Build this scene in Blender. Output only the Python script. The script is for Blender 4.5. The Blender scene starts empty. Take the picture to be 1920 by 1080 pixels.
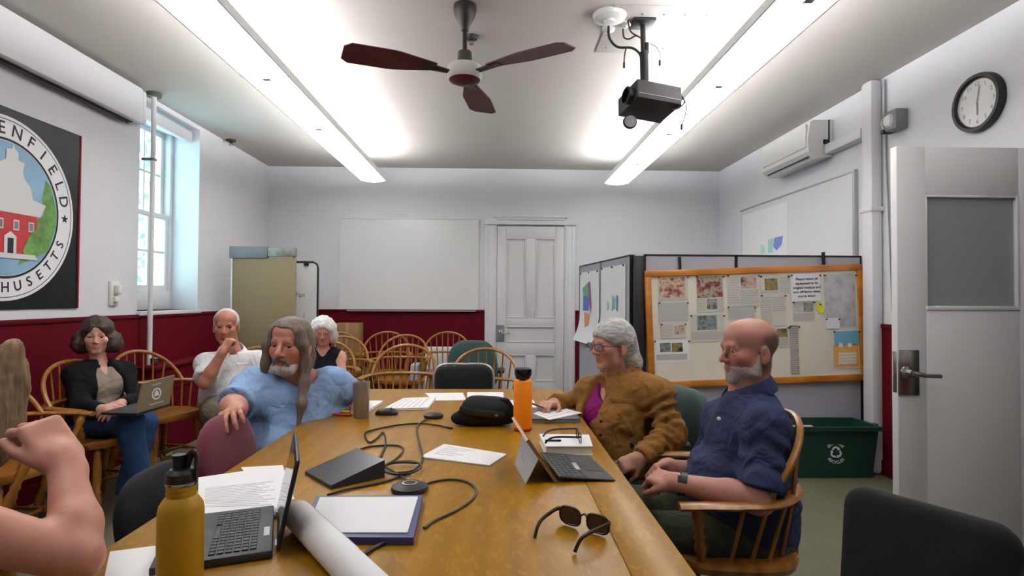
import bpy, bmesh, math, random
import numpy as np
from mathutils import Vector, Matrix
random.seed(7); rng=np.random.default_rng(7)
SC=bpy.context.scene; COL=SC.collection
# ------------------------------------------------ camera, world, light, exposure
F=1073.0; YAW,PIT,ROL=.0279,.0193,.0054; HC=1.28
cam_d=bpy.data.cameras.new('camera'); cam=bpy.data.objects.new('camera',cam_d); COL.objects.link(cam)
cam_d.sensor_width=36.0; cam_d.lens=36.0*F/1920.0; cam_d.clip_start=.02
_fw=Vector((math.sin(YAW)*math.cos(PIT),math.cos(YAW)*math.cos(PIT),math.sin(PIT)))
_r0=Vector((math.cos(YAW),-math.sin(YAW),0)); _u0=_r0.cross(_fw)
_r=_r0*math.cos(ROL)+_u0*math.sin(ROL); _u=_u0*math.cos(ROL)-_r0*math.sin(ROL)
cam.matrix_world=Matrix(((_r.x,_u.x,-_fw.x,0),(_r.y,_u.y,-_fw.y,0),(_r.z,_u.z,-_fw.z,HC),(0,0,0,1)))
SC.camera=cam
W=bpy.data.worlds.new('world'); SC.world=W; W.use_nodes=True
_bg=W.node_tree.nodes['Background']; _bg.inputs[0].default_value=(.62,.92,1.0,1); _bg.inputs[1].default_value=6.0
_pl=bpy.data.lights.new('window_portal','AREA'); _pl.shape='RECTANGLE'; _pl.size=1.0; _pl.size_y=1.75; _pl.cycles.is_portal=True
_po=bpy.data.objects.new('window_portal',_pl); COL.objects.link(_po); _po.location=(-3.35,5.14,2.06)
_po.rotation_euler=(0,-math.pi/2,0)
LENS_E,UP_E=7.6,46.0
SC.view_settings.view_transform='Standard'; SC.view_settings.look='None'
SC.view_settings.gamma=1.0; SC.view_settings.use_curve_mapping=False; SC.view_settings.exposure=0.1
# room
XL,XR,YB,YF,ZC,HW=-2.887,2.883,7.299,-1.6,2.946,1.14
# ------------------------------------------------ pixel helpers (photograph is 1920x1080)
O3=Vector((0,0,HC))
def ray(x,y): return _fw+_r*((x-960)/F)+_u*((540-y)/F)
def at(x,y,Y): d=ray(x,y); return O3+d*(Y/d.y)
def onz(x,y,z): d=ray(x,y); return O3+d*((z-HC)/d.z)
def onx(x,y,X): d=ray(x,y); return O3+d*(X/d.x)
V=Vector
# ------------------------------------------------ geometry collector
class G:
    def __init__(s): s.v=[]; s.f=[]
    def add(s,vs,fs,M=None):
        n=len(s.v)
        for p in vs:
            p=V(p); s.v.append(tuple(M@p if M is not None else p))
        for f in fs: s.f.append(tuple(i+n for i in f))
        return s
    def box(s,c,size,M=None,bev=0):
        x,y,z=[k/2 for k in size]; c=V(c)
        if bev<=0:
            vs=[c+V((a*x,b*y,d*z)) for d in (-1,1) for b in (-1,1) for a in (-1,1)]
            return s.add(vs,[(0,2,3,1),(4,5,7,6),(0,1,5,4),(2,6,7,3),(0,4,6,2),(1,3,7,5)],M)
        bm=bmesh.new(); bmesh.ops.create_cube(bm,size=1)
        bmesh.ops.scale(bm,vec=size,verts=bm.verts)
        bmesh.ops.bevel(bm,geom=bm.edges[:],offset=min(bev,min(size)*.49),segments=2,affect='EDGES',profile=.5)
        bmesh.ops.translate(bm,vec=c,verts=bm.verts)
        bm.verts.index_update(); r=s.add([v.co for v in bm.verts],[[v.index for v in f.verts] for f in bm.faces],M); bm.free(); return r
    def b2(s,a,b,M=None,bev=0):
        a=V(a);b=V(b); return s.box((a+b)/2,[abs(q) for q in (b-a)],M,bev)
    def tube(s,path,rad,n=8,caps=True,closed=False,flat=None):
        P=[V(p) for p in path]; m=len(P)
        if not hasattr(rad,'__len__'): rad=[rad]*m
        vs=[];fs=[]; ref=None
        for i in range(m):
            if closed: t=P[(i+1)%m]-P[i-1]
            else: t=P[min(i+1,m-1)]-P[max(i-1,0)]
            t.normalize()
            if ref is None:
                ref=V((0,0,1)) if abs(t.z)<.9 else V((1,0,0))
            a=ref-t*ref.dot(t)
            if a.length<1e-5: a=t.orthogonal()
            a.normalize(); b=t.cross(a); ref=a
            fa,fb=(1,1) if flat is None else flat
            for k in range(n):
                q=2*math.pi*k/n; vs.append(P[i]+a*(math.cos(q)*rad[i]*fa)+b*(math.sin(q)*rad[i]*fb))
        for i in range(m if closed else m-1):
            j=(i+1)%m
            for k in range(n):
                l=(k+1)%n; fs.append((i*n+k,i*n+l,j*n+l,j*n+k))
        if caps and not closed:
            fs.append(tuple(range(n-1,-1,-1))); fs.append(tuple((m-1)*n+k for k in range(n)))
        return s.add(vs,fs)
    def lathe(s,prof,n=16,M=None,caps=True):
        vs=[];fs=[];m=len(prof)
        for r,z in prof:
            for k in range(n):
                q=2*math.pi*k/n; vs.append((r*math.cos(q),r*math.sin(q),z))
        for i in range(m-1):
            for k in range(n):
                l=(k+1)%n; fs.append((i*n+k,i*n+l,(i+1)*n+l,(i+1)*n+k))
        if caps and prof[0][0]>1e-6: fs.append(tuple(range(n-1,-1,-1)))
        if caps and prof[-1][0]>1e-6: fs.append(tuple((m-1)*n+k for k in range(n)))
        return s.add(vs,fs,M)
    def prism(s,poly,h,M=None,z0=0):
        n=len(poly); vs=[(x,y,z0) for x,y in poly]+[(x,y,z0+h) for x,y in poly]
        fs=[tuple(range(n-1,-1,-1)),tuple(range(n,2*n))]+[(i,(i+1)%n,n+(i+1)%n,n+i) for i in range(n)]
        return s.add(vs,fs,M)
    def sheet(s,fn,nu,nv,th=0):
        # fn(u,v)->point, thick sheet
        P=[[V(fn(i/nu,j/nv)) for j in range(nv+1)] for i in range(nu+1)]
        def idx(i,j): return i*(nv+1)+j
        vs=[P[i][j] for i in range(nu+1) for j in range(nv+1)]
        fs=[(idx(i,j),idx(i+1,j),idx(i+1,j+1),idx(i,j+1)) for i in range(nu) for j in range(nv)]
        if th:
            N=[]
            for i in range(nu+1):
                for j in range(nv+1):
                    du=P[min(i+1,nu)][j]-P[max(i-1,0)][j]; dv=P[i][min(j+1,nv)]-P[i][max(j-1,0)]
                    nn=du.cross(dv); nn.normalize(); N.append(nn)
            k=len(vs); vs=vs+[vs[q]-N[q]*th for q in range(k)]
            fs=fs+[tuple(q+k for q in reversed(f)) for f in fs]
            ring=[idx(i,0) for i in range(nu+1)]+[idx(nu,j) for j in range(1,nv+1)]+[idx(i,nv) for i in range(nu-1,-1,-1)]+[idx(0,j) for j in range(nv-1,0,-1)]
            for a in range(len(ring)):
                b=(a+1)%len(ring); fs.append((ring[b],ring[a],ring[a]+k,ring[b]+k))
        return s.add(vs,fs)
def mesh(name,g,m,smooth=True,ang=.7):
    me=bpy.data.meshes.new(name); me.from_pydata(g.v,[],g.f); me.validate()
    bm=bmesh.new(); bm.from_mesh(me); bmesh.ops.recalc_face_normals(bm,faces=bm.faces); bm.to_mesh(me); bm.free()
    if m is not None: me.materials.append(m)
    if smooth: me.shade_smooth(); me.set_sharp_from_angle(angle=ang)
    return me
def put(name,me,parent=None,M=None):
    o=bpy.data.objects.new(name,me); COL.objects.link(o)
    if M is not None: o.matrix_world=M
    if parent is not None: o.parent=parent
    return o
def ob(name,g,m,parent=None,smooth=True,ang=.7,M=None): return put(name,mesh(name,g,m,smooth,ang),parent,M)
def tag(o,label,cat,group=None):
    o['label']=label; o['category']=cat
    if group: o['group']=group
    return o
def thing(name,label,cat,loc=(0,0,0),rz=0,group=None):
    o=bpy.data.objects.new(name,None); o.empty_display_size=.05; COL.objects.link(o); o.location=loc; o.rotation_euler=(0,0,rz)
    return tag(o,label,cat,group)
def struct(name,g,m,parent=None,smooth=False,label=None):
    o=ob(name,g,m,parent,smooth)
    if parent is None: o['kind']='structure'
    if label: o['label']=label
    return o
def sempty(name,loc=(0,0,0)):
    o=bpy.data.objects.new(name,None); COL.objects.link(o); o.location=loc; o['kind']='structure'; o.empty_display_size=.05; return o
def frame(x,y,z,o=(0,0,0)):
    "matrix with the given axes"
    x=V(x).normalized();y=V(y).normalized();z=V(z).normalized()
    return Matrix(((x.x,y.x,z.x,o[0]),(x.y,y.y,z.y,o[1]),(x.z,y.z,z.z,o[2]),(0,0,0,1)))
def RZ(a,loc=(0,0,0)): return Matrix.Translation(loc)@Matrix.Rotation(a,4,'Z')
def dup(root,loc,rz,label,group=None):
    r=root.copy(); COL.objects.link(r); r.location=loc; r.rotation_euler=(0,0,rz); r['label']=label
    if group: r['group']=group
    for ch in list(root.children):
        c=ch.copy(); COL.objects.link(c); c.parent=r
        for g in ch.children:
            d=g.copy(); COL.objects.link(d); d.parent=c
    return r
def catmull(P,n=8,closed=False):
    P=[V(p) for p in P]; out=[]; m=len(P)
    for i in range(m if closed else m-1):
        p0=P[i-1] if (closed or i>0) else P[0]; p1=P[i]; p2=P[(i+1)%m]; p3=P[(i+2)%m] if (closed or i+2<m) else P[-1]
        for k in range(n):
            t=k/n; out.append(.5*((2*p1)+(p2-p0)*t+(2*p0-5*p1+4*p2-p3)*t*t+(3*p1-p0-3*p2+p3)*t**3))
    if not closed: out.append(P[-1])
    return out
def sub_empty_local(o,parent):
    o.parent=parent; return o
# ------------------------------------------------ materials
def s2l(c):
    return tuple(((k/255)/12.92 if k/255<=.04045 else ((k/255+.055)/1.055)**2.4) for k in c)
def mat(name,rgb,rough=.55,metal=0,var=0,vscale=8,bump=0,bscale=60,emit=None,es=1,spec=None,trans=0,coat=0,alpha=1,sheen=0,stretch=None,detail=3):
    m=bpy.data.materials.new(name); m.use_nodes=True; nt=m.node_tree; b=nt.nodes['Principled BSDF']
    c=s2l(rgb)+(1,)
    b.inputs['Base Color'].default_value=c; b.inputs['Roughness'].default_value=rough; b.inputs['Metallic'].default_value=metal
    if spec is not None: b.inputs['Specular IOR Level'].default_value=spec
    if trans: b.inputs['Transmission Weight'].default_value=trans
    if coat: b.inputs['Coat Weight'].default_value=coat; b.inputs['Coat Roughness'].default_value=.15
    if sheen: b.inputs['Sheen Weight'].default_value=sheen
    if alpha<1: b.inputs['Alpha'].default_value=alpha
    if emit: b.inputs['Emission Color'].default_value=tuple(emit)+(1,); b.inputs['Emission Strength'].default_value=es
    if var or bump:
        tc=nt.nodes.new('ShaderNodeTexCoord'); mp=nt.nodes.new('ShaderNodeMapping'); nt.links.new(tc.outputs['Object'],mp.inputs[0])
        if stretch: mp.inputs['Scale'].default_value=stretch
    if var:
        n=nt.nodes.new('ShaderNodeTexNoise'); n.inputs['Scale'].default_value=vscale; n.inputs['Detail'].default_value=detail
        nt.links.new(mp.outputs[0],n.inputs['Vector'])
        r=nt.nodes.new('ShaderNodeValToRGB'); r.color_ramp.elements[0].position=.3; r.color_ramp.elements[1].position=.7
        r.color_ramp.elements[0].color=tuple(k*(1-var) for k in c[:3])+(1,); r.color_ramp.elements[1].color=tuple(min(1,k*(1+var)) for k in c[:3])+(1,)
        nt.links.new(n.outputs['Fac'],r.inputs[0]); nt.links.new(r.outputs[0],b.inputs['Base Color'])
    if bump:
        n2=nt.nodes.new('ShaderNodeTexNoise'); n2.inputs['Scale'].default_value=bscale; n2.inputs['Detail'].default_value=4
        nt.links.new(mp.outputs[0],n2.inputs['Vector'])
        bp=nt.nodes.new('ShaderNodeBump'); bp.inputs['Strength'].default_value=bump; bp.inputs['Distance'].default_value=.01
        nt.links.new(n2.outputs['Fac'],bp.inputs['Height']); nt.links.new(bp.outputs[0],b.inputs['Normal'])
    return m
def woodmat(name,dark,light,rough=.35,axis='Y',scale=6,ring=.5,coat=.3,fleck=0,spec=.5):
    m=bpy.data.materials.new(name); m.use_nodes=True; nt=m.node_tree; b=nt.nodes['Principled BSDF']; L=nt.links.new
    tc=nt.nodes.new('ShaderNodeTexCoord'); mp=nt.nodes.new('ShaderNodeMapping'); L(tc.outputs['Object'],mp.inputs[0])
    st={'X':(.12,1,1),'Y':(1,.12,1),'Z':(1,1,.12)}[axis]; mp.inputs['Scale'].default_value=st
    n=nt.nodes.new('ShaderNodeTexNoise'); n.inputs['Scale'].default_value=scale*4; n.inputs['Detail'].default_value=6; n.inputs['Roughness'].default_value=.6; L(mp.outputs[0],n.inputs['Vector'])
    w=nt.nodes.new('ShaderNodeTexWave'); w.inputs['Scale'].default_value=scale; w.inputs['Distortion'].default_value=6; w.inputs['Detail'].default_value=3; w.inputs['Detail Scale'].default_value=1.5; L(mp.outputs[0],w.inputs['Vector'])
    mx=nt.nodes.new('ShaderNodeMix'); mx.data_type='FLOAT'; mx.inputs[0].default_value=ring; L(n.outputs['Fac'],mx.inputs[2]); L(w.outputs['Fac'],mx.inputs[3])
    r=nt.nodes.new('ShaderNodeValToRGB'); r.color_ramp.elements[0].position=.2; r.color_ramp.elements[1].position=.8
    r.color_ramp.elements[0].color=s2l(dark)+(1,); r.color_ramp.elements[1].color=s2l(light)+(1,)
    L(mx.outputs[0],r.inputs[0]); out=r.outputs[0]
    if fleck:
        mp2=nt.nodes.new('ShaderNodeMapping'); L(tc.outputs['Object'],mp2.inputs[0]); mp2.inputs['Scale'].default_value=(1.3,.45,1); mp2.inputs['Rotation'].default_value=(0,0,.5)
        n3=nt.nodes.new('ShaderNodeTexNoise'); n3.inputs['Scale'].default_value=38; n3.inputs['Detail'].default_value=2; n3.inputs['Distortion'].default_value=1.2; L(mp2.outputs[0],n3.inputs['Vector'])
        r3=nt.nodes.new('ShaderNodeValToRGB'); r3.color_ramp.elements[0].position=.52; r3.color_ramp.elements[1].position=.66; L(n3.outputs['Fac'],r3.inputs[0])
        m3=nt.nodes.new('ShaderNodeMix'); m3.data_type='RGBA'; m3.blend_type='MIX'; mul=nt.nodes.new('ShaderNodeMath'); mul.operation='MULTIPLY'; mul.inputs[1].default_value=fleck; L(r3.outputs[0],mul.inputs[0]); L(mul.outputs[0],m3.inputs[0])
        L(out,m3.inputs[6]); m3.inputs[7].default_value=s2l(tuple(min(255,k*1.12+18) for k in light))+(1,); out=m3.outputs[2]
    L(out,b.inputs['Base Color']); b.inputs['Roughness'].default_value=rough; b.inputs['Specular IOR Level'].default_value=spec; b.inputs['Coat Weight'].default_value=coat; b.inputs['Coat Roughness'].default_value=.2
    bp=nt.nodes.new('ShaderNodeBump'); bp.inputs['Strength'].default_value=.08; bp.inputs['Distance'].default_value=.004; L(mx.outputs[0],bp.inputs['Height']); L(bp.outputs[0],b.inputs['Normal'])
    return m
M={}
M['wall']=mat('wall_paint',(222,222,228),.8,var=.03,vscale=1.5,bump=.05,bscale=120)
M['ceil']=mat('ceiling_paint',(190,186,181),.9,var=.02,vscale=1,bump=.04,bscale=90)
M['red']=mat('oxblood_paint',(92,4,23),.6,spec=.12,var=.06,vscale=2,bump=.03,bscale=50)
M['floor']=mat('linoleum',(104,102,82),.45,var=.10,vscale=3.2,bump=.03,bscale=40,detail=6)
M['trim']=mat('white_trim',(222,222,225),.45,bump=.02,bscale=30)
M['door']=mat('door_paint',(214,213,214),.4,bump=.02,bscale=30)
M['white']=mat('white_plastic',(226,226,224),.4)
M['board']=mat('whiteboard_face',(224,224,224),.22)
M['alu']=mat('brushed_aluminium',(176,177,180),.4,metal=.7)
M['chrome']=mat('satin_steel',(170,165,160),.25,metal=1)
M['steel']=mat('brushed_steel',(150,146,146),.35,metal=.45,bump=.03,bscale=200,stretch=(1,1,.05))
M['dark']=mat('dark_plastic',(28,28,31),.5)
M['black']=mat('black_plastic',(16,16,18),.45)
M['blackfab']=mat('black_fabric',(13,13,15),.9,var=.2,vscale=120,bump=.15,bscale=300)
M['maroonfab']=mat('maroon_fabric',(101,34,50),.9,var=.1,vscale=150,bump=.15,bscale=300,sheen=.15)
M['greenfab']=mat('green_fabric',(44,72,68),.9,var=.1,vscale=150,bump=.15,bscale=300,sheen=.15)
M['paper']=mat('white_paper',(236,236,238),.7,bump=.02,bscale=20)
M['paper2']=mat('newsprint',(205,202,192),.8)
M['grey']=mat('grey_metal',(120,124,130),.5,metal=.2)
M['brown']=mat('fan_bronze',(48,40,36),.45,metal=.3)
M['oak']=woodmat('oak_chair_wood',(118,72,18),(170,114,40),.35,'Z',7,.12)
M['oakdk']=woodmat('oak_seat_wood',(112,66,16),(162,104,34),.33,'Y',5,.35)
M['table']=woodmat('golden_oak_top',(130,90,2),(156,110,8),.38,'Y',4,.22,coat=.06,fleck=.28,spec=.28)
M['tabledk']=woodmat('golden_oak_apron',(120,76,30),(160,110,50),.4,'Y',5,.4)
M['cork_frame']=woodmat('orange_wood_frame',(168,98,22),(206,132,40),.35,'X',6,.4)
M['lens']=mat('fluorescent_lens',(245,245,245),.5,emit=(1,.99,.985),es=LENS_E)
M['uplight']=mat('fluorescent_tube',(245,245,245),.5,emit=(1,.99,.985),es=UP_E)
M['rail']=mat('white_enamel',(240,240,240),.5)
M['glass']=mat('clear_glass',(255,255,255),.02,trans=1,spec=.5)
def rootloc(p):
    t=V((0,0,0))
    while p is not None: t=t+V(p.location); p=p.parent
    return t
def wob(name,g,m,parent=None,smooth=True,ang=.7):
    "like ob, with the shape given in world coordinates"
    if parent is not None:
        t=rootloc(parent); g.v=[(a-t.x,b-t.y,c-t.z) for a,b,c in g.v]
    return ob(name,g,m,parent,smooth,ang)
def panemat(name,tint,gl=.06,rough=.02):
    m=bpy.data.materials.new(name); m.use_nodes=True; nt=m.node_tree; nt.nodes.clear(); L=nt.links.new
    o=nt.nodes.new('ShaderNodeOutputMaterial'); mx=nt.nodes.new('ShaderNodeMixShader'); t=nt.nodes.new('ShaderNodeBsdfTransparent'); g=nt.nodes.new('ShaderNodeBsdfGlossy')
    t.inputs[0].default_value=tint+(1,); g.inputs['Roughness'].default_value=rough; mx.inputs[0].default_value=gl
    L(t.outputs[0],mx.inputs[1]); L(g.outputs[0],mx.inputs[2]); L(mx.outputs[0],o.inputs[0]); return m
M['pane']=panemat('window_pane',(.95,1,1))
# ------------------------------------------------ room shell
WY0,WY1,WZ0,WZ1=4.69,5.62,1.165,2.905
T=.42
g=G().b2((XL-.6,YF-.3,-.1),(XR+2.2,YB+.3,0)); struct('floor',g,M['floor'])
g=G().b2((XL-T,YF-.3,ZC),(XR+2.2,YB+.3,ZC+.12)); struct('ceiling',g,M['ceil'])
g=G(); x0,x1=XL-T,XL
g.b2((x0,YF-.2,0),(x1,WY0,ZC)); g.b2((x0,WY1,0),(x1,YB+.2,ZC)); g.b2((x0,WY0,0),(x1,WY1,WZ0)); g.b2((x0,WY0,WZ1),(x1,WY1,ZC)); struct('wall_left',g,M['wall'])
g=G().b2((XL,YB,0),(XR+.2,YB+.2,ZC)); struct('wall_back',g,M['wall'])
g=G().b2((XL,YF-.2,0),(XR+.2,YF,ZC)); struct('wall_front',g,M['wall'])
DY0,DY1,DZ=1.93,2.86,2.06
g=G(); g.b2((XR,YF,0),(XR+.2,DY0,ZC)); g.b2((XR,DY1,0),(XR+.2,YB,ZC)); g.b2((XR,DY0,DZ),(XR+.2,DY1,ZC)); struct('wall_right',g,M['wall'])
g=G().b2((XR+1.6,YF,0),(XR+1.7,YB,ZC)); g.b2((XR+.2,YF-.1,0),(XR+1.7,YF,ZC)); g.b2((XR+.2,YB,0),(XR+1.7,YB+.1,ZC)); struct('wall_hallway',g,M['wall'])
# oxblood wainscot
def wains(name,a,b,cap):
    o=struct(name,G().b2(a,b),M['red']); c=G().b2(*cap,bev=.004); ob('cap_rail',c,M['red'],o)
w=.018
wains('trim_1',(XL,YF,0),(XL+w,4.685,HW-.02),((XL,YF,HW-.03),(XL+w+.012,4.685,HW)))
wains('trim_2',(XL,4.70,0),(XL+w,YB,HW-.02),((XL,4.70,HW-.03),(XL+w+.012,YB,HW)))
wains('trim_3',(XL+.03,YB-w,0),(-.146,YB,HW-.02),((XL+.03,YB-w-.012,HW-.03),(-.146,YB,HW)))
wains('trim_4',(1.012,YB-w,0),(XR-.03,YB,HW-.02),((1.012,YB-w-.012,HW-.03),(XR-.03,YB,HW)))
wains('trim_5',(XR-w,DY1+.1,0),(XR,YB-.03,HW-.05),((XR-w-.012,DY1+.1,HW-.06),(XR,YB-.03,HW-.03)))
wains('trim_6',(XR-w,YF,0),(XR,DY0-.1,HW-.05),((XR-w-.012,YF,HW-.06),(XR,DY0-.1,HW-.03)))
for n,(a,b) in {'baseboard_left':((XL+w,YF,0),(XL+w+.014,YB-.03,.11)),'baseboard_back':((XL+.05,YB-w-.014,0),(-.146,YB-w,.11)),'baseboard_right':((XR-w-.014,DY1+.1,0),(XR-w,YB-.05,.11))}.items():
    struct(n,G().b2(a,b,bev=.004),M['red'])
# ------------------------------------------------ window in the left wall
win=sempty('window_1',(XL-.30,(WY0+WY1)/2,WZ0))
xs=XL-.30
def wpart(n,a,b,m=M['trim'],p=win,bev=.004): return wob(n,G().b2(a,b,bev=bev),m,p)
wpart('jamb',(xs-.07,WY0,WZ0),(xs+.05,WY0+.05,WZ1)); wpart('jamb',(xs-.07,WY1-.05,WZ0),(xs+.05,WY1,WZ1))
wpart('head',(xs-.07,WY0,WZ1-.06),(xs+.05,WY1,WZ1)); 
wpart('sill',(XL-.34,WY0-.02,WZ0-.035),(XL+.035,WY1+.02,WZ0),bev=.006)
ZM=2.03
def sash(name,x,z0,z1,rows):
    s=wpart(name,(x-.02,WY0+.05,z0),(x+.02,WY1-.05,z0+.055))
    for n,a,b in (('rail',(x-.02,WY0+.05,z1-.05),(x+.02,WY1-.05,z1)),('stile',(x-.02,WY0+.05,z0+.055),(x+.02,WY0+.10,z1-.05)),('stile',(x-.02,WY1-.10,z0+.055),(x+.02,WY1-.05,z1-.05))):
        wpart(n,a,b,p=s)
    ya,yb=WY0+.10,WY1-.10; za,zb=z0+.055,z1-.05
    for i in (1,2):
        y=ya+(yb-ya)*i/3; wpart('muntin',(x-.012,y-.011,za),(x+.012,y+.011,zb),p=s)
    for k in range(1,rows):
        z=za+(zb-za)*k/rows; wpart('muntin',(x-.0125,ya,z-.011),(x+.0125,yb,z+.011),p=s)
    for i in range(3):
        for k in range(rows):
            wpart('pane',(x-.003,ya+(yb-ya)*i/3,za+(zb-za)*k/rows),(x+.001,ya+(yb-ya)*(i+1)/3,za+(zb-za)*(k+1)/rows),M['pane'],s,0)
sash('upper_sash',xs-.03,ZM-.02,WZ1-.06,2)
sash('lower_sash',xs+.018,WZ0+.17,ZM+.03,2)
wpart('sash_ledge',(xs-.02,WY0+.05,WZ0),(xs+.06,WY1-.05,WZ0+.17))
# rolled blind above the window
bl=thing('roller_blind','white rolled-up blind with valance at the top of the window','blind',(XL-.10,5.15,WZ1-.09))
wob('valance',G().b2((XL-.13,WY0+.02,WZ1-.13),(XL-.06,WY1-.01,WZ1-.02),bev=.02),M['trim'],bl)
wob('roller',G().tube([(XL-.155,WY0+.02,WZ1-.08),(XL-.155,WY1-.02,WZ1-.08)],.024,12),M['white'],bl)
# sheer curtain strip by the far jamb
# tree outside
M['leaf']=mat('foliage',(120,190,120),.7,var=.3,vscale=3)
M['bark']=mat('bark',(80,70,60),.9,var=.2,vscale=12,bump=.4,bscale=30)
tr=thing('tree','leafy green tree outside the window','tree',(-5.6,7.2,-1.0))
g=G()
for k in range(1500):
    p=V((rng.normal(-5.6,.7),rng.normal(7.3,1.1),rng.normal(2.2,1.0))); a=V(rng.normal(size=3)).normalized(); b=a.orthogonal().normalized(); s=rng.uniform(.05,.11)
    g.add([p-a*s,p+b*s*.5,p+a*s,p-b*s*.5],[(0,1,2,3)])
o=wob('foliage',g,M['leaf'],tr,False); o['kind']='stuff'
wob('trunk',G().tube(catmull([(-5.6,7.2,-1.0),(-5.55,7.25,.6),(-5.6,7.3,2.0),(-5.5,7.35,3.0)],6),[.16-.006*i for i in range(19)],10),M['bark'],tr)
# steel pole in front of the window's near edge
po=thing('ceiling_pole','thin white pole from ceiling to wainscot before the window','pole',(-2.80,4.72,0))
wob('pole',G().tube([(-2.80,4.72,0),(-2.80,4.72,ZC-.004)],.019,14),M['trim'],po)
wob('flange',G().lathe([(.055,ZC-.035),(.055,ZC),(.02,ZC)],18,Matrix.Translation((-2.80,4.72,0))),mat('flange_brown',(84,78,70),.5),po)
wob('clamp',G().box((-2.83,4.72,2.40),(.10,.05,.022),bev=.004),M['grey'],po)
# ------------------------------------------------ panelled door in the back wall
d1=sempty('door_1',(.44,YB-.03,0))
X0,X1,DT=.009,.868,2.205
yf=YB-.045
def dp(n,a,b,m=M['door'],p=d1,bev=.005): return wob(n,G().b2(a,b,bev=bev),m,p)
st=.115
dp('stile',(X0+.004,yf,.01),(X0+st,YB,DT)); dp('stile',(X1-st,yf,.01),(X1-.004,YB,DT))
xm=(X0+X1)/2
rails=[(.01,.22),(.50+.0,.56),(.66,.76),(.92,1.02),(2.07,DT)]
def zat(py): return at(990,py,YB).z
z_low=zat(714); z_mid1=zat(664); z_p0=zat(642); z_p1=zat(611); z_up0=zat(596); z_up1=zat(447)
rr=[(.01,z_low),(z_mid1,z_p0),(z_p1,z_up0),(z_up1,DT)]
for a,b in rr: dp('rail',(X0+st,yf,a),(X1-st,YB,b))
dp('mullion',(xm-.055,yf,z_up0),(xm+.055,YB,z_up1)); dp('mullion',(xm-.055,yf,z_low),(xm+.055,YB,z_mid1))
def panel(xa,xb,za,zb):
    o=dp('panel',(xa,yf+.018,za),(xb,YB,zb),bev=0)
    for a,b in (((xa,yf-.006,za),(xb,yf+.02,za+.018)),((xa,yf-.006,zb-.018),(xb,yf+.02,zb)),((xa,yf-.004,za),(xa+.016,yf+.02,zb)),((xb-.016,yf-.004,za),(xb,yf+.02,zb))): dp('moulding',a,b,p=o)
for za,zb in ((z_low,z_mid1),(z_up0,z_up1)):
    panel(X0+st,xm-.055,za,zb); panel(xm+.055,X1-st,za,zb)
panel(X0+st,X1-st,z_p0,z_p1)
hp=at(938,625,yf)
lk=dp('lock_plate',(hp.x-.05,yf-.012,hp.z-.105),(hp.x+.05,yf,hp.z+.105),M['grey'])
wob('lever',G().tube([(hp.x+.02,yf-.01,hp.z),(hp.x+.02,yf-.05,hp.z),(hp.x+.03,yf-.055,hp.z),(hp.x+.12,yf-.055,hp.z)],.009,8),M['chrome'],lk)
for dx in (-.012,.018): wob('keypad_button',G().box((hp.x+dx,yf-.014,hp.z+.03),(.018,.006,.03)),M['white'],lk)
# door casing
cs=sempty('trim_7',(.44,YB,0))
def cp(n,a,b,bev=.004): return wob(n,G().b2(a,b,bev=bev),M['trim'],cs)
for xa,xb in ((-.142,.009),(.868,1.008)):
    cp('casing',(xa,YB-.03,0),(xb,YB,2.225)); cp('casing_bead',(xa+.02,YB-.04,0),(xa+.045,YB-.03,2.225)); cp('casing_bead',(xb-.045,YB-.04,0),(xb-.02,YB-.03,2.225))
cp('head_board',(-.142,YB-.032,2.225),(1.008,YB,2.30)); cp('head_cap',(.0,YB-.05,2.285),(.87,YB-.03,2.34)); cp('head_cap',(-.155,YB-.06,2.225),(1.02,YB,2.243))
cp('head_crown',(-.03,YB-.065,2.315),(.90,YB-.02,2.345))
# ------------------------------------------------ open door on the right
A=at(1683,600,2.80); xd0=A.x
d2=sempty('door_2',(XR-.03,2.84,0))
Dx0,Dx1,Dz0,Dz1=xd0,XR-.012,.012,at(1683,274,2.80).z
yy0,yy1=2.80,2.845
pL,pR=at(1736,470,2.80).x,at(1911,470,2.80).x; pT,pB=at(1820,366,2.80).z,at(1820,577,2.80).z
def d2p(n,a,b,m=M['door'],p=d2,bev=.003): return wob(n,G().b2(a,b,bev=bev),m,p)
d2p('leaf_stile',(Dx0,yy0,Dz0),(pL,yy1,Dz1)); d2p('leaf_stile',(pR,yy0,Dz0),(Dx1,yy1,Dz1))
d2p('leaf_lower',(pL-.001,yy0,Dz0),(pR+.001,yy1,pB)); d2p('leaf_top',(pL-.001,yy0,pT),(pR+.001,yy1,Dz1))
fm=bpy.data.materials.new('frosted_glass'); fm.use_nodes=True; b=fm.node_tree.nodes['Principled BSDF']; b.inputs['Base Color'].default_value=s2l((150,156,158))+(1,); b.inputs['Roughness'].default_value=.35; b.inputs['Transmission Weight'].default_value=.35
pn=d2p('frosted_pane',(pL,yy0+.018,pB),(pR,yy0+.026,pT),fm,bev=0)
for a,b in (((pL,yy0-.006,pB-.012),(pR,yy0+.018,pB+.008)),((pL,yy0-.002,pT-.012),(pR,yy0+.018,pT)),((pL,yy0,pB),(pL+.01,yy0+.018,pT)),((pR-.014,yy0-.004,pB),(pR,yy0+.018,pT))): d2p('glazing_bead',a,b,p=pn)
hA,hB=at(1684,656,2.80),at(1722,741,2.80)
pl=d2p('lock_plate',(hA.x-.004,yy0-.01,hB.z),(hB.x,yy0,hA.z),M['chrome'])
pe=d2p('edge_plate',(Dx0-.002,yy0+.008,hB.z+.01),(Dx0+.002,yy1-.008,hA.z-.01),M['chrome'])
hc=at(1697,702,2.80)
wob('rose',G().lathe([(.032,0),(.030,.012),(.018,.018),(.016,.05)],18,frame((1,0,0),(0,0,1),(0,-1,0),(hc.x,yy0-.008,hc.z+.012))),M['chrome'],pl)
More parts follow.
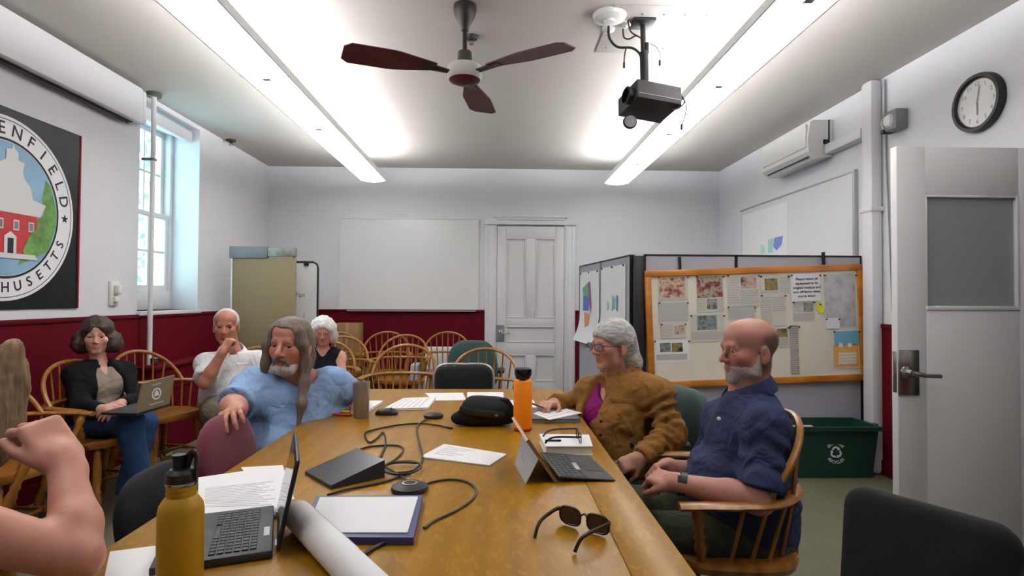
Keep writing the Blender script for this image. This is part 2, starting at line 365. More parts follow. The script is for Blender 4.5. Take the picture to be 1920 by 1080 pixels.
wob('lever',G().tube([(hc.x,yy0-.055,hc.z+.012),(hc.x+.02,yy0-.062,hc.z+.008),(hc.x+.06,yy0-.062,hc.z),(hc.x+.135,yy0-.06,hc.z-.002)],[.013,.013,.010,.010],10),M['chrome'],pl)
for z in (.25,1.05,1.85): d2p('hinge',(XR-.03,2.845,z),(XR-.005,2.865,z+.1),M['chrome'])
# its frame
fr=sempty('trim_8',(XR,2.4,0))
for a,b in (((XR-.02,DY1,0),(XR+.2,DY1+.09,DZ+.09)),((XR-.02,DY0-.09,0),(XR+.2,DY0,DZ+.09)),((XR-.02,DY0,DZ),(XR+.2,DY1,DZ+.09))): wob('casing',G().b2(a,b,bev=.004),M['trim'],fr)
# ------------------------------------------------ ceiling light rows
ZL=2.62
def fixture_meshes():
    L=1.03; d={}
    g=G()
    prof=[(-.135,.022),(-.10,.006),(-.05,0),(0,-.003),(.05,0),(.10,.006),(.135,.022)]
    for i in range(len(prof)-1):
        (xa,za),(xb,zb)=prof[i],prof[i+1]
        g.add([(xa,.006,za),(xb,.006,zb),(xb,L-.006,zb),(xa,L-.006,za)],[(0,1,2,3)])
    d['lens']=mesh('lens',g,M['lens'])
    g=G().b2((0,0,.01),(.008,L-.004,.058)); d['side_rail']=mesh('side_rail',g,M['rail'],False)
    g=G().b2((-.14,-.004,.015),(.14,.004,.07)); d['end_plate']=mesh('end_plate',g,M['rail'],False)
    g=G().tube([(0,.04,.052),(0,L-.04,.052)],.016,8); d['tube']=mesh('tube',g,M['uplight'])
    g=G().b2((-.13,0,.026),(.13,L,.032)); d['reflector']=mesh('reflector',g,M['rail'],False)
    g=G().tube([(0,.52,.07),(0,.52,ZC-ZL)],.0025,6); d['hanger_wire']=mesh('hanger_wire',g,M['grey'])
    g=G().box((0,0,.001),(.045,.035,.012),bev=.004); d['lens_clip']=mesh('lens_clip',g,M['alu'])
    return d
FM=fixture_meshes()
names={0:['nearest','second','third','fourth','fifth','farthest']}
for side,xc in (('left',-1.415),('right',1.39)):
    for k in range(6):
        y=.43+1.033*k
        lb='hanging fluorescent light section of the %s row, %s'%(side,['overhead near the camera','second from the near end','third from the near end','just before the fan line','next to last towards back wall','last one by the back wall'][k])
        t=thing('fluorescent_light',lb,'ceiling light',(xc,y,ZL),0,'hanging fluorescent light rows')
        put('lens',FM['lens'],t); put('reflector',FM['reflector'],t)
        for s in (-1,1):
            r=put('side_rail',FM['side_rail'],t); r.location=(.137 if s>0 else -.145,0,.0)
            u=put('tube',FM['tube'],t); u.location=(s*.06,0,0)
        put('end_plate',FM['end_plate'],t); e=put('end_plate',FM['end_plate'],t); e.location=(0,1.026,0)
        put('hanger_wire',FM['hanger_wire'],t); put('lens_clip',FM['lens_clip'],t)
# ------------------------------------------------ ceiling fan at rest
fx,fy=-.185,3.22
M['fanred']=mat('fan_blade_red',(92,22,32),.5,var=.08,vscale=6)
fan=thing('ceiling_fan','three-bladed maroon ceiling fan with white motor housing','ceiling fan',(fx,fy,ZC))
def zf(py): return at(870,py,fy).z-ZC
g=G().lathe([(.02,zf(58)),(.03,zf(48)),(.058,zf(30)),(.066,zf(18)),(.064,-.004),(.05,0)][::1],24); ob('canopy',g,M['brown'],fan)
ob('downrod',G().lathe([(.013,zf(105)),(.013,zf(50))],14),M['brown'],fan)
ob('motor_neck',G().lathe([(.05,zf(122)),(.042,zf(118)),(.040,zf(100)),(.036,zf(97))],22),mat('fan_grey',(92,86,82),.45,metal=.4),fan)
ob('motor_housing',G().lathe([(.05,zf(120)),(.09,zf(124)),(.098,zf(130)),(.098,zf(145)),(.090,zf(150))],32),M['white'],fan)
ob('bottom_cap',G().lathe([(.090,zf(149)),(.085,zf(152)),(.05,zf(157)),(.0,zf(159))],32),M['fanred'],fan)
hz=zf(138)
def blade(ang):
    c,s=math.cos(ang),math.sin(ang)
    def fn(u,v):
        r=.17+u*.50; w=(.035+.055*min(1,u*2.2))*(1 if u<.93 else math.sqrt(max(0,1-((u-.93)/.07)**2*.6)))
        t=(v-.5)*2*w; x,y,z=r,t,hz+.012+.16*t-.01*u
        return (x*c-y*s,x*s+y*c,z)
    b=ob('blade',G().sheet(fn,14,4,.006),M['fanred'],fan)
    q=G(); q.add([(r*c-t*s,r*s+t*c,hz+z) for r,t,z in ((.08,-.02,.0),(.08,.02,.0),(.24,.03,.014),(.24,-.03,.006),(.08,-.02,-.008),(.08,.02,-.008),(.24,.03,.004),(.24,-.03,-.004))],[(0,1,2,3),(7,6,5,4),(0,4,5,1),(1,5,6,2),(2,6,7,3),(3,7,4,0)])
    ob('blade_iron',q,M['brown'],b)
for a in (82,203,325): blade(math.radians(a))
# sprinkler heads
def sprinkler(px,py,label,s=1.0):
    p=onz(px,py,ZC-.02); t=thing('sprinkler_head',label,'sprinkler',(p.x,p.y,ZC),0,'ceiling sprinkler heads')
    ob('escutcheon',G().lathe([(.04*s,-.018),(.045*s,-.008),(.045*s,0)],20),M['brown'],t); ob('bulb',G().lathe([(0,-.06*s),(.016*s,-.058*s),(.02*s,-.04*s),(.012*s,-.018)],16),M['chrome'],t)
sprinkler(884,74,'small dark sprinkler head behind the fan rod',.9)
sprinkler(433,266,'small dark sprinkler head near the left wall corner',1.1)
# ------------------------------------------------ projector on its ceiling mount
M['proj']=mat('projector_charcoal',(44,44,46),.5,bump=.05,bscale=100)
pc=onz(1205,40,ZC); py_=pc.y
pj=thing('projector','charcoal projector hanging from a black ceiling mount','projector',(pc.x,py_,ZC))
def pz(y): return at(1207,y,py_).z
g=G().box((0,0,-.012),(.13,.13,.022),bev=.004); ob('ceiling_plate',g,M['black'],pj)
ob('mount_pole',G().tube([(0,0,-.02),(.005,0,pz(100)-ZC),(.012,0,pz(176)-ZC)],.016,12),M['black'],pj)
ob('pole_sleeve',G().tube([(.008,0,pz(98)-ZC),(.012,0,pz(160)-ZC)],[.026,.026],12),M['black'],pj)
ob('cable_adapter',G().box((.022,-.01,pz(92)-ZC),(.022,.02,.07),bev=.005),M['black'],pj)
zt,zb=pz(166)-ZC,pz(212)-ZC
R=Matrix.Translation((.045,.02,(zt+zb)/2))@Matrix.Rotation(math.radians(4),4,'Y')@Matrix.Rotation(math.radians(14),4,'Z')@Matrix.Rotation(math.radians(-10),4,'X')
bd=ob('body',G().box((0,0,0),(.29,.25,.115),R,.008),M['proj'],pj)
ob('trim_line',G().box((0,-.126,-.03),(.27,.004,.006),R),M['grey'],bd)
ob('lens_barrel',G().lathe([(.052,0),(.052,.035),(.044,.04),(.040,.012)],22,R@frame((0,1,0),(0,0,1),(-1,0,0),(-.14,-.04,-.01))),M['black'],pj)
cpos=at(1181,229,py_-.08)-V((pc.x,py_,ZC))
lc=ob('lens_cap',G().lathe([(0,.012),(.036,.012),(.040,.010),(.042,0),(.036,-.008),(0,-.008)],24,frame((1,0,0),(0,0,1),(0,-1,0),cpos)),M['black'],pj)
ob('cap_face',G().lathe([(0,.0145),(.034,.0145),(.034,.010)],24,frame((1,0,0),(0,0,1),(0,-1,0),cpos)),mat('cap_grey',(120,116,122),.4),lc)
def pcable(pts,r,dy=0,m='black'):
    P=[at(x,y,py_+dy)-V((pc.x,py_,ZC)) for x,y in pts]; return ob('cable',G().tube(catmull(P,6),r,6),M[m],pj)
pcable([(1141,52),(1143,72),(1158,88),(1185,90),(1200,102),(1203,120)],.008)
pcable([(1177,35),(1182,58),(1196,68),(1204,72)],.005,-.02)
pcable([(1168,54),(1170,70),(1180,73),(1192,67),(1203,72)],.005,-.03)
pcable([(1174,90),(1171,105),(1170,122)],.004,-.02)
pcable([(1218,82),(1230,88),(1238,103),(1237,118)],.0025,-.02,'grey')
pcable([(1262,170),(1278,180),(1283,192),(1272,203),(1260,206)],.005,-.05)
pcable([(1268,178),(1284,190),(1286,210),(1278,236)],.003,-.06)
for (x,y) in ((1170,122),(1237,118),(1278,238),(1141,54)):
    p=at(x,y,py_-.02)-V((pc.x,py_,ZC)); ob('plug',G().box(p,(.012,.012,.035),bev=.003),M['black'],pj)
# wall plates on the ceiling beside the mount
def disc(px,py,r,label,h=.035):
    p=onz(px,py,ZC-h/2); t=thing('smoke_detector' if r>.08 else 'cable_outlet',label,'detector' if r>.08 else 'outlet',(p.x,p.y,ZC))
    ob('cover',G().lathe([(0,-h),(r*.55,-h),(r*.92,-h*.7),(r,-h*.25),(r,0)],32),M['white'],t); ob('centre',G().lathe([(0,-h-.012),(r*.3,-h-.010),(r*.36,-h)],24),M['white'],t)
disc(1143,33,.098,'large round white detector on the ceiling beside the projector mount')
disc(1141,56,.04,'small white ceiling outlet with the thick projector cable',.025)
disc(1172,46,.04,'small white ceiling outlet next to the mount plate',.025)
mp=thing('mounting_plate','white screwed plate on the ceiling around the projector mount','plate',(pc.x+.1,py_,ZC))
ob('plate',G().box((0,.12,-.003),(.62,.62,.006),bev=.002),M['ceil'],mp)
for i in range(5):
    for j in range(2): ob('screw',G().lathe([(0,-.012),(.006,-.011),(.008,-.006)],10,Matrix.Translation((-.25+i*.125,-.1+j*.45,0))),M['grey'],mp)
# ------------------------------------------------ projection screen case on the left wall
sc=thing('projection_screen','long white projection screen case high on the left wall','projection screen',(XL,3.0,2.62))
wob('case',G().b2((XL+.003,1.4,2.635),(XL+.115,4.55,2.915),bev=.02),M['trim'],sc)
wob('end_cap',G().b2((XL+.003,4.55,2.64),(XL+.11,4.60,2.905),bev=.02),M['trim'],sc)
wob('slot',G().b2((XL+.02,1.45,2.628),(XL+.07,4.48,2.637)),M['black'],sc)
wob('screen_bar',G().tube([(XL+.05,1.5,2.622),(XL+.05,4.45,2.622)],.012,8),M['black'],sc)
# ------------------------------------------------ lettering
_tc={}
def textmesh(s,size,m,depth=.0008,bold=0):
    k=(s,size,m.name)
    if k in _tc: return _tc[k]
    cu=bpy.data.curves.new('lettering','FONT'); cu.body=s; cu.size=size; cu.align_x='CENTER'; cu.align_y='CENTER'; cu.extrude=depth/2; cu.offset=bold; cu.resolution_u=3
    o=bpy.data.objects.new('lettering',cu); COL.objects.link(o)
    me=bpy.data.meshes.new_from_object(o.evaluated_get(bpy.context.evaluated_depsgraph_get())); bpy.data.objects.remove(o); bpy.data.curves.remove(cu)
    me.materials.clear(); me.materials.append(m); _tc[k]=me; return me
def letters(name,s,size,m,Mx,parent,bold=0):
    o=put(name,textmesh(s,size,m,bold=bold),parent); o.matrix_local=Mx; return o
M['ink']=mat('black_ink',(26,26,28),.7); M['inkw']=mat('white_ink',(225,228,226),.6)
# ------------------------------------------------ meeting table
TL,TR,TY0,TY1,TZ=-.834,.397,.42,3.442,.74
tb=thing('meeting_table','long golden oak meeting table in the middle of the room','table',(-.2,1.9,0))
for a,b in ((TL,.2688),(.2695,TR)):
    wob('plank',G().b2((a,TY0,TZ-.034),(b,TY1,TZ),bev=.002),M['table'],tb)
for a,b in (((TL+.06,TY0+.06,TZ-.13),(TL+.085,TY1-.06,TZ-.034)),((TR-.085,TY0+.06,TZ-.13),(TR-.06,TY1-.06,TZ-.034)),((TL+.085,TY0+.06,TZ-.13),(TR-.085,TY0+.085,TZ-.034)),((TL+.085,TY1-.085,TZ-.13),(TR-.085,TY1-.06,TZ-.034))): wob('apron',G().b2(a,b),M['tabledk'],tb)
for x in (TL+.11,TR-.11):
    for y in (TY0+.11,1.93,TY1-.11): wob('leg',G().b2((x-.035,y-.035,0),(x+.035,y+.035,TZ-.034),bev=.006),M['tabledk'],tb)
# ------------------------------------------------ windsor armchairs
def turned(p,q,prof,n=9):
    p,q=V(p),V(q); m=len(prof)
    return G().tube([p+(q-p)*t for t,_ in prof],[r for _,r in prof],n)
LEGP=[(0,.014),(.06,.016),(.18,.021),(.30,.026),(.36,.018),(.39,.024),(.42,.018),(.55,.022),(.72,.024),(.86,.019),(.90,.022),(.93,.017),(1,.015)]
POSTP=[(0,.012),(.15,.014),(.3,.021),(.42,.014),(.48,.019),(.54,.013),(.7,.018),(.85,.02),(1,.012)]
def arc_back(y): # rail x for given y
    return -.235+.9*y*y*1.9 if abs(y)<.27 else 0
def rail_path():
    P=[]
    for k in range(-16,17):
        a=math.radians(k*90/16)
        y=.285*math.sin(a); x=-.24+.24*(1-math.cos(a))*.95; P.append((x,y,.645))
    f=[(.02,.295,.645),(.10,.300,.645),(.19,.305,.642)]
    return [(x,-y,z) for x,y,z in reversed(f)]+P+f
def make_windsor(label,group):
    t=thing('windsor_armchair',label,'chair',(0,0,0),0,group)
    # saddle seat
    g=G(); nu,nv=14,20; vs=[]; 
    def outline(a):
        c,s=math.cos(a),math.sin(a); rx=.225 if c>0 else .235; ry=.265
        e=.62; return (rx*math.copysign(abs(c)**e,c)*(1),ry*math.copysign(abs(s)**e,s)*(1-.06*(c<0)*abs(c)))
    top=[];bot=[]; N=28
    for i,(rr,zz) in enumerate([(0.001,-.014),(.35,-.014),(.7,-.008),(.9,.002),(.98,.0),(1.0,-.012),(.97,-.034),(.8,-.042),(0.001,-.042)]):
        for k in range(N):
            x,y=outline(2*math.pi*k/N); vs.append((x*rr,y*rr,.445+zz+(.008*math.cos(2*math.pi*k/N) if i in(2,3,4) and math.cos(2*math.pi*k/N)>0.5 else 0)))
    m=9; fs=[(i*N+k,i*N+(k+1)%N,(i+1)*N+(k+1)%N,(i+1)*N+k) for i in range(m-1) for k in range(N)]
    g.add(vs,fs); ob('seat',g,M['oakdk'],t)
    for sx,x0,x1 in ((1,.14,.205),(-1,-.14,-.215)):
        for sy in (-1,1): ob('leg',turned((x1,sy*.225,0),(x0,sy*.165,.415),LEGP,11),M['oak'],t,ang=1.4)
    for sy in (-1,1): ob('stretcher',turned((.182,sy*.203,.155),(-.187,sy*.203,.155),[(0,.009),(.3,.012),(.5,.017),(.7,.012),(1,.009)],7),M['oak'],t)
    ob('stretcher',turned((0,-.2,.155),(0,.2,.155),[(0,.010),(.3,.012),(.5,.016),(.7,.012),(1,.010)],7),M['oak'],t)
    rp=rail_path(); ob('arm_rail',G().tube(rp,[.017]*len(rp),8,flat=(.75,1.5)),M['oak'],t)
    bw=[]
    for k in range(25):
        a=math.pi*k/24; y=.262*math.cos(a); h=math.sin(a)**.85 if 0<k<24 else 0
        bw.append((-.075-.175*h,y,.645+.235*h))
    ob('bow',G().tube(bw,.0125,8),M['oak'],t)
    for y in (-.165,-.11,-.055,0,.055,.11,.165):
        ya=y*1.25; a=math.acos(max(-1,min(1,ya/.262))); h=math.sin(a)**.85
        xr=[p for p in rp if p[0]<.0]; xr=min(xr,key=lambda p:abs(p[1]-y*1.12))[0]
        ob('spindle',G().tube([(-.185+.9*y*y,y*.95,.435),(xr,y*1.12,.645),(-.075-.175*h,ya,.645+.235*h)],[.0065,.0075,.0055],6),M['oak'],t)
    for sy in (-1,1):
        for xb,yb,xt,yt in ((-.105,.205,-.15,.235),(-.045,.225,-.085,.268),(.02,.232,-.01,.286)):
            ob('spindle',G().tube([(xb,sy*yb,.435),(xt,sy*yt,.645)],[.0065,.0075],6),M['oak'],t)
        ob('arm_post',turned((.105,sy*.225,.435),(.135,sy*.298,.64),POSTP,11),M['oak'],t,ang=1.4)
    return t
WCH=[ # x,y,facing deg,label
 (-2.40,3.58,-12,'windsor armchair the dark-jacketed woman with the laptop sits in'),
 (-2.42,4.22,-18,'empty windsor armchair between the laptop woman and the white-shirted man'),
 (-2.42,2.92,-8,'windsor armchair in the left row just nearer than the laptop woman'),
 (-2.02,2.06,-6,'windsor armchair nearest the camera at the left edge'),
 (.80,2.04,172,'windsor armchair with the man in the navy polo shirt'),
 (-1.80,4.46,-66,'windsor armchair under the white-shirted man'),
 (-1.52,5.12,-78,'windsor armchair the curly white-haired woman sits in'),
]
proto=make_windsor(WCH[0][3],'windsor armchairs')
for i,(x,y,a,l) in enumerate(WCH):
    if i==0: proto.location=(x,y,0); proto.rotation_euler=(0,0,math.radians(a))
    else: dup(proto,(x,y,0),math.radians(a),l,'windsor armchairs')
def wpix(px,py,zt=.88):  # chair whose bow top (local x -.25) is seen at px,py
    return onz(px,py,zt)
for px,py,Yb0,a,l in ((727,627,6.85,-85,'windsor armchair leftmost against the oxblood back wainscot'),(763,630,6.28,-95,'windsor armchair second from left along the back wall'),(840,627,6.88,-90,'windsor armchair before the leaning white folding table'),
                  (765,655,4.95,-92,'windsor armchair standing in front of the other back chairs'),(912,664,4.62,-96,'windsor armchair in front of the green office chair'),
                  (633,627,6.72,-78,'windsor armchair farthest back beside the cardboard box'),(641,640,6.02,-76,'windsor armchair just behind the curly-haired woman, middle of three')):
    p=at(px,py,Yb0); r=math.radians(a); dup(proto,(p.x+.25*math.cos(r),p.y+.25*math.sin(r),0),r,l,'windsor armchairs')
# ------------------------------------------------ upholstered chairs
def pad(g,w,h,t,Mx,r=.09,crown=.02,n=7,taper=0):
    "rounded cushion slab: width x, height z, thickness y"
    vs=[];fs=[];ring=[]
    for q in range(4*n):
        k,f=divmod(q,n); a=math.pi/2*(k+f/(n-1) if n>1 else k)
        cx=(w/2-r)*(1 if k in(0,3) else -1); cz=(h/2-r)*(1 if k in(0,1) else -1)
        x=cx+r*math.cos(a); z=cz+r*math.sin(a); x*=1-taper*(z/h); ring.append((x,z))
    m=len(ring); L=[(.0,t/2+crown),(.5,t/2+crown*.8),(.85,t/2+crown*.2),(.965,t/2-.1*t),(1,.2*t),(1,-.2*t),(.965,-t/2+.1*t),(.85,-t/2-crown*.1),(.0,-t/2-crown*.3)]
    for s,y in L:
        for x,z in ring: vs.append((x*s,y,z*s))
    for i in range(len(L)-1):
        for k in range(m): fs.append((i*m+k,i*m+(k+1)%m,(i+1)*m+(k+1)%m,(i+1)*m+k))
    g.add(vs,fs,Mx); return g
def stack_chair(label,loc,facing,fab,frame_m,back_z=(.52,.90),w=.46,arms=False,tilt=.18,name='stacking_chair',group=None,r=.1,taper=0,lay=0):
    t=thing(name,label,'chair',loc,math.radians(facing),group)  # faces +x locally
    pad_m=Matrix.Translation((.03,0,.455))@Matrix.Rotation(math.pi/2,4,'Z')@Matrix.Rotation(math.pi/2,4,'X')
    ob('seat',pad(G(),w,.45,.05,pad_m,.07,.015),fab,t,ang=1.2)
    zc=(back_z[0]+back_z[1])/2; h=back_z[1]-back_z[0]
    bm_=Matrix.Translation((-.225-lay,0,zc))@Matrix.Rotation(-tilt,4,'Y')@Matrix.Rotation(-math.pi/2,4,'Z')
    ob('backrest',pad(G(),w,h,.045,bm_,r,.012,taper=taper),fab,t,ang=1.2)
    for sy in (-1,1):
        y=sy*(w/2-.012)
        ob('leg',G().tube([(.23,y,0),(.21,y,.42),(.18,y,.43)],.011,8),frame_m,t)
        ob('leg',G().tube(catmull([(-.28,y,0),(-.18,y,.40),(-.20-lay*.5,y,.55),(-.232-lay,y,zc)],5),.011,8),frame_m,t)
        if arms:
            ob('armrest',G().tube(catmull([(-.22,y*1.08,.62),(-.05,y*1.15,.66),(.12,y*1.15,.65)],5),.02,8,flat=(.7,1.2)),M['dark'],t)
            ob('arm_post',G().tube([(.08,y*1.15,.65),(.10,y*1.05,.42)],.011,8),frame_m,t)
    ob('seat_bar',G().tube([(.18,-w/2+.012,.425),(.18,w/2-.012,.425)],.010,8),frame_m,t); ob('seat_bar',G().tube([(-.17,-w/2+.012,.425),(-.17,w/2-.012,.425)],.010,8),frame_m,t)
    return t
stack_chair('maroon upholstered chair pushed to the table under the blue-shirted man\'s hand',(-.72,2.09,0),2,M['maroonfab'],M['black'],(.50,.865),.42,name='upholstered_chair',r=.15)
stack_chair('black upholstered chair at the table beside the yellow bottle',(-.74,1.70,0),0,M['blackfab'],M['black'],(.47,.79),.36,name='upholstered_chair',r=.12)
p=at(1735,950,1.62)
stack_chair('black fabric stacking chair at the lower right before the open door',(.705,1.085,0),-151,M['blackfab'],M['dark'],(.48,.85),.33,tilt=.10,r=.05)
bc=at(870,690,3.80)
c=stack_chair('black padded chair with bright metal frame at the table\'s far end',(bc.x,3.55+.0,0),-90,M['blackfab'],M['chrome'],(.50,.835),.37,tilt=.12,r=.06)
w2=.37/2+.008
P=[(-.20,-w2,.45),(-.232,-w2,.62),(-.252,-w2,.78),(-.258,-w2+.05,.842),(-.259,0,.846),(-.258,w2-.05,.842),(-.252,w2,.78),(-.232,w2,.62),(-.20,w2,.45)]
ob('back_hoop',G().tube(catmull(P,5),.009,8),M['alu'],c)
gp=at(884,690,5.25)
g1=thing('office_chair','green fabric office chair with black arms before the white table','chair',(gp.x,5.0,0),math.radians(-92))
def office_parts(t,zt):
    ob('seat',pad(G(),.48,.46,.07,Matrix.Translation((.03,0,.45))@Matrix.Rotation(math.pi/2,4,'Z')@Matrix.Rotation(math.pi/2,4,'X'),.1,.02),M['greenfab'],t,ang=1.2)
    ob('backrest',pad(G(),.46,.44,.07,Matrix.Translation((-.24,0,zt-.22))@Matrix.Rotation(-.12,4,'Y')@Matrix.Rotation(-math.pi/2,4,'Z'),.14,.02,taper=.25),M['greenfab'],t,ang=1.2)
    ob('column',G().tube([(0,0,.08),(0,0,.41)],.026,12),M['black'],t); ob('back_bar',G().tube(catmull([(-.05,0,.41),(-.24,0,.42),(-.29,0,.55),(-.285,0,.7)],4),.016,8,flat=(1,1.6)),M['black'],t)
    for sy in (-1,1): ob('armrest',G().tube(catmull([(-.12,sy*.27,.66),(.0,sy*.27,.67),(.13,sy*.27,.66)],4),.024,8,flat=(.6,1.3)),M['black'],t); ob('arm_post',G().tube([(0,sy*.27,.66),(0,sy*.25,.42)],.014,8),M['black'],t)
    for k in range(5):
        a=2*math.pi*k/5+.3; ob('base_leg',G().tube([(0,0,.10),(.28*math.cos(a),.28*math.sin(a),.065)],[.024,.015],8),M['black'],t); ob('caster',G().lathe([(.0,-.012),(.026,-.012),(.026,.012),(0,.012)],12,frame((0,0,1),(math.cos(a),math.sin(a),0),(-math.sin(a),math.cos(a),0),(.28*math.cos(a),.28*math.sin(a),.027))),M['black'],t)
office_parts(g1,.90)
g2=thing('office_chair','green fabric office chair the woman in the brown jacket sits in','chair',(.66,2.70,0),math.radians(190)); office_parts(g2,.86)
# ------------------------------------------------ back wall things
A,B=at(640,410,YB),at(895,581,YB)
wb=thing('whiteboard','large blank whiteboard on the back wall left of the door','whiteboard',((A.x+B.x)/2,YB,B.z))
wob('panel',G().b2((A.x,YB-.018,B.z),(B.x,YB-.002,A.z)),M['board'],wb,False)
for a,b in (((A.x-.012,YB-.026,A.z),(B.x+.012,YB-.002,A.z+.014)),((A.x-.012,YB-.026,B.z-.012),(B.x+.012,YB-.002,B.z)),((A.x-.014,YB-.026,B.z),(A.x,YB-.002,A.z)),((B.x,YB-.026,B.z),(B.x+.014,YB-.002,A.z))): wob('edge_trim',G().b2(a,b),M['trim'],wb,False)
wob('marker_tray',G().b2((A.x+.1,YB-.07,B.z-.022),(B.x-.02,YB-.02,B.z-.010)),M['alu'],wb,False)
# flip chart easel
M['kraft']=mat('kraft_board',(140,124,92),.75,var=.05,vscale=2)
Yf=5.9
a,b=at(436,462,Yf),at(553,690,Yf); 
fc=thing('flip_chart','tall flip chart easel with tan backing board in the left corner','easel',((a.x+b.x)/2,Yf,0))
wdt=b.x-a.x
wob('board',G().b2((a.x+.012,Yf-.012,.50),(b.x,Yf+.012,a.z-.11),bev=.004),M['kraft'],fc)
wob('pad_clamp',G().b2((a.x-.02,Yf-.03,a.z-.12),(a.x+wdt*.56,Yf+.02,a.z),bev=.006),M['grey'],fc)
wob('clamp_tail',G().b2((a.x+wdt*.56,Yf-.022,a.z-.10),(b.x+.0,Yf+.018,a.z-.012),bev=.006),mat('worn_metal',(138,136,130),.45,metal=.5,var=.3,vscale=20),fc)
wob('page_edge',G().b2((a.x-.004,Yf-.02,.52),(a.x+.010,Yf+.004,a.z-.125)),M['paper'],fc)
for xx,yy in ((a.x+.03,Yf+.03),(b.x-.03,Yf+.03)): wob('easel_leg',G().tube([(xx,yy,0),(xx,Yf+.02,a.z-.05)],.012,8),M['dark'],fc)
wob('easel_leg',G().tube([((a.x+b.x)/2,Yf+.16,0),((a.x+b.x)/2,Yf+.02,a.z-.1)],.012,8),M['dark'],fc)
Ye=6.30; a,b=at(553,492,Ye),at(595,606,Ye)
we=thing('board_easel','narrow white dry-erase board with black edge behind the flip chart','whiteboard',((a.x+b.x)/2,Ye,0))
wob('panel',G().b2((a.x-.35,Ye-.008,.55),(b.x-.008,Ye+.006,a.z-.01)),M['board'],we,False)
P=[(b.x-.30,Ye,a.z+.004),(b.x-.05,Ye,a.z+.004),(b.x-.01,Ye,a.z-.02),(b.x,Ye,a.z-.06),(b.x,Ye,.5)]
wob('edge_strip',G().tube(P,.012,8),M['black'],we); wob('clip',G().box((b.x-.12,Ye-.015,a.z-.01),(.05,.03,.05),bev=.006),M['black'],we)
for dx in (.36,.04): wob('leg',G().tube([(b.x-dx,Ye+.03,0),(b.x-dx,Ye+.01,.6)],.012,8),M['black'],we)
for (x,y,s) in ((563,553,'Fan'),(570,592,'l')): 
    q=at(x,y,Ye-.012); o=put('handwriting',textmesh(s,.075,M['grey']),we); o.matrix_local=Matrix.Translation((q.x-we.location.x,-.012,q.z))@Matrix.Rotation(math.pi/2,4,'X')
# cardboard box
M['card']=mat('cardboard',(146,112,74),.85,var=.05,vscale=5)
Yc=6.85; a,b=at(627,606,Yc),at(673,640,Yc)
cb=thing('cardboard_box','brown cardboard box standing against the back wainscot','box',((a.x+b.x)/2,Yc+.12,0))
wob('carton',G().b2((a.x,Yc,0),(b.x,Yc+.22,a.z-.002),bev=.003),M['card'],cb); wob('tape',G().b2((a.x+.13,Yc-.002,.4),(a.x+.17,Yc+.1,a.z-.0005)),mat('packing_tape',(170,140,100),.4),cb)
# white folding table leaning at the back wall
Yt=7.02; a,b=at(797,650,Yt),at(903,720,Yt)
ft=thing('folding_table','white plastic folding table standing on edge by the back wall','table',((a.x+b.x)/2,Yt,0))
fm_=Matrix.Translation(((a.x+b.x)/2,Yt,a.z/2))@Matrix.Rotation(-.06,4,'X')
def lob(n,g,m,p): 
    t=rootloc(p); g.v=[(x-t.x,y-t.y,z-t.z) for x,y,z in g.v]; return ob(n,g,m,p)
lob('top',G().box((0,0,0),(b.x-a.x,.045,a.z),fm_,.02),M['white'],ft)
hx=at(877,652,Yt).x; lob('handle',G().tube(catmull([(hx-.06,Yt-.03,a.z-.01),(hx-.05,Yt-.05,a.z-.05),(hx+.05,Yt-.05,a.z-.05),(hx+.06,Yt-.03,a.z-.01)],4),.012,8),M['black'],ft)
# binders / boxes between the chairs
for k,(x0,x1,y0,col,l) in enumerate(((773,786,660,(150,166,180),'pale blue ring binder standing behind the front back chair'),(787,793,688,(225,225,220),'thin white binder standing beside the pale blue binder'),(795,801,686,(214,208,198),'thin cream folder standing by the white binder'))):
    Y=6.1; a,b=at(x0,y0+22,Y),at(x1,722,Y); t=thing('binder',l,'binder',((a.x+b.x)/2,Y,0),0,'binders behind the chairs')
    wob('cover',G().b2((a.x,Y-.13,.30),(b.x,Y+.13,a.z),bev=.004),mat('binder_cover_%d'%k,col,.5),t); wob('stand_box',G().b2((a.x,Y-.13,0),(b.x,Y+.13,.2995)),M['card'],t)
# ------------------------------------------------ radiator cabinet along the left wall
rc=thing('radiator_cabinet','oxblood radiator cabinet along the wall under the window','cabinet',(XL+.1,5.2,0))
x0=XL+w+.016; x1=XL+.20
wob('body',G().b2((x0,4.62,.0),(x1,5.75,.70)),M['red'],rc,False); wob('top',G().b2((x0,4.59,.70),(x1+.02,5.78,.73),bev=.006),M['red'],rc); wob('seam',G().b2((x1,4.62,.52),(x1+.008,5.75,.545),bev=.003),M['red'],rc)
wob('valve',G().lathe([(.02,0),(.028,.02),(.028,.06),(.012,.07)],14,Matrix.Translation((x1-.05,4.68,.73))),M['chrome'],rc)
# wall switch box
q0,q1=onx(199,527,XL),onx(222,574,XL)
sw=thing('wall_thermostat','white switch box on the left wall by the window','thermostat',(XL,(q0.y+q1.y)/2,1.3))
yc=(q0.y+q1.y)/2
wob('plate',G().b2((XL,yc-.045,1.215),(XL+.02,yc+.045,1.40),bev=.004),M['white'],sw); wob('knob',G().b2((XL+.02,yc-.015,1.30),(XL+.055,yc+.03,1.37),bev=.008),M['white'],sw); wob('knob',G().b2((XL+.02,yc-.02,1.24),(XL+.04,yc+.02,1.28),bev=.006),M['white'],sw)
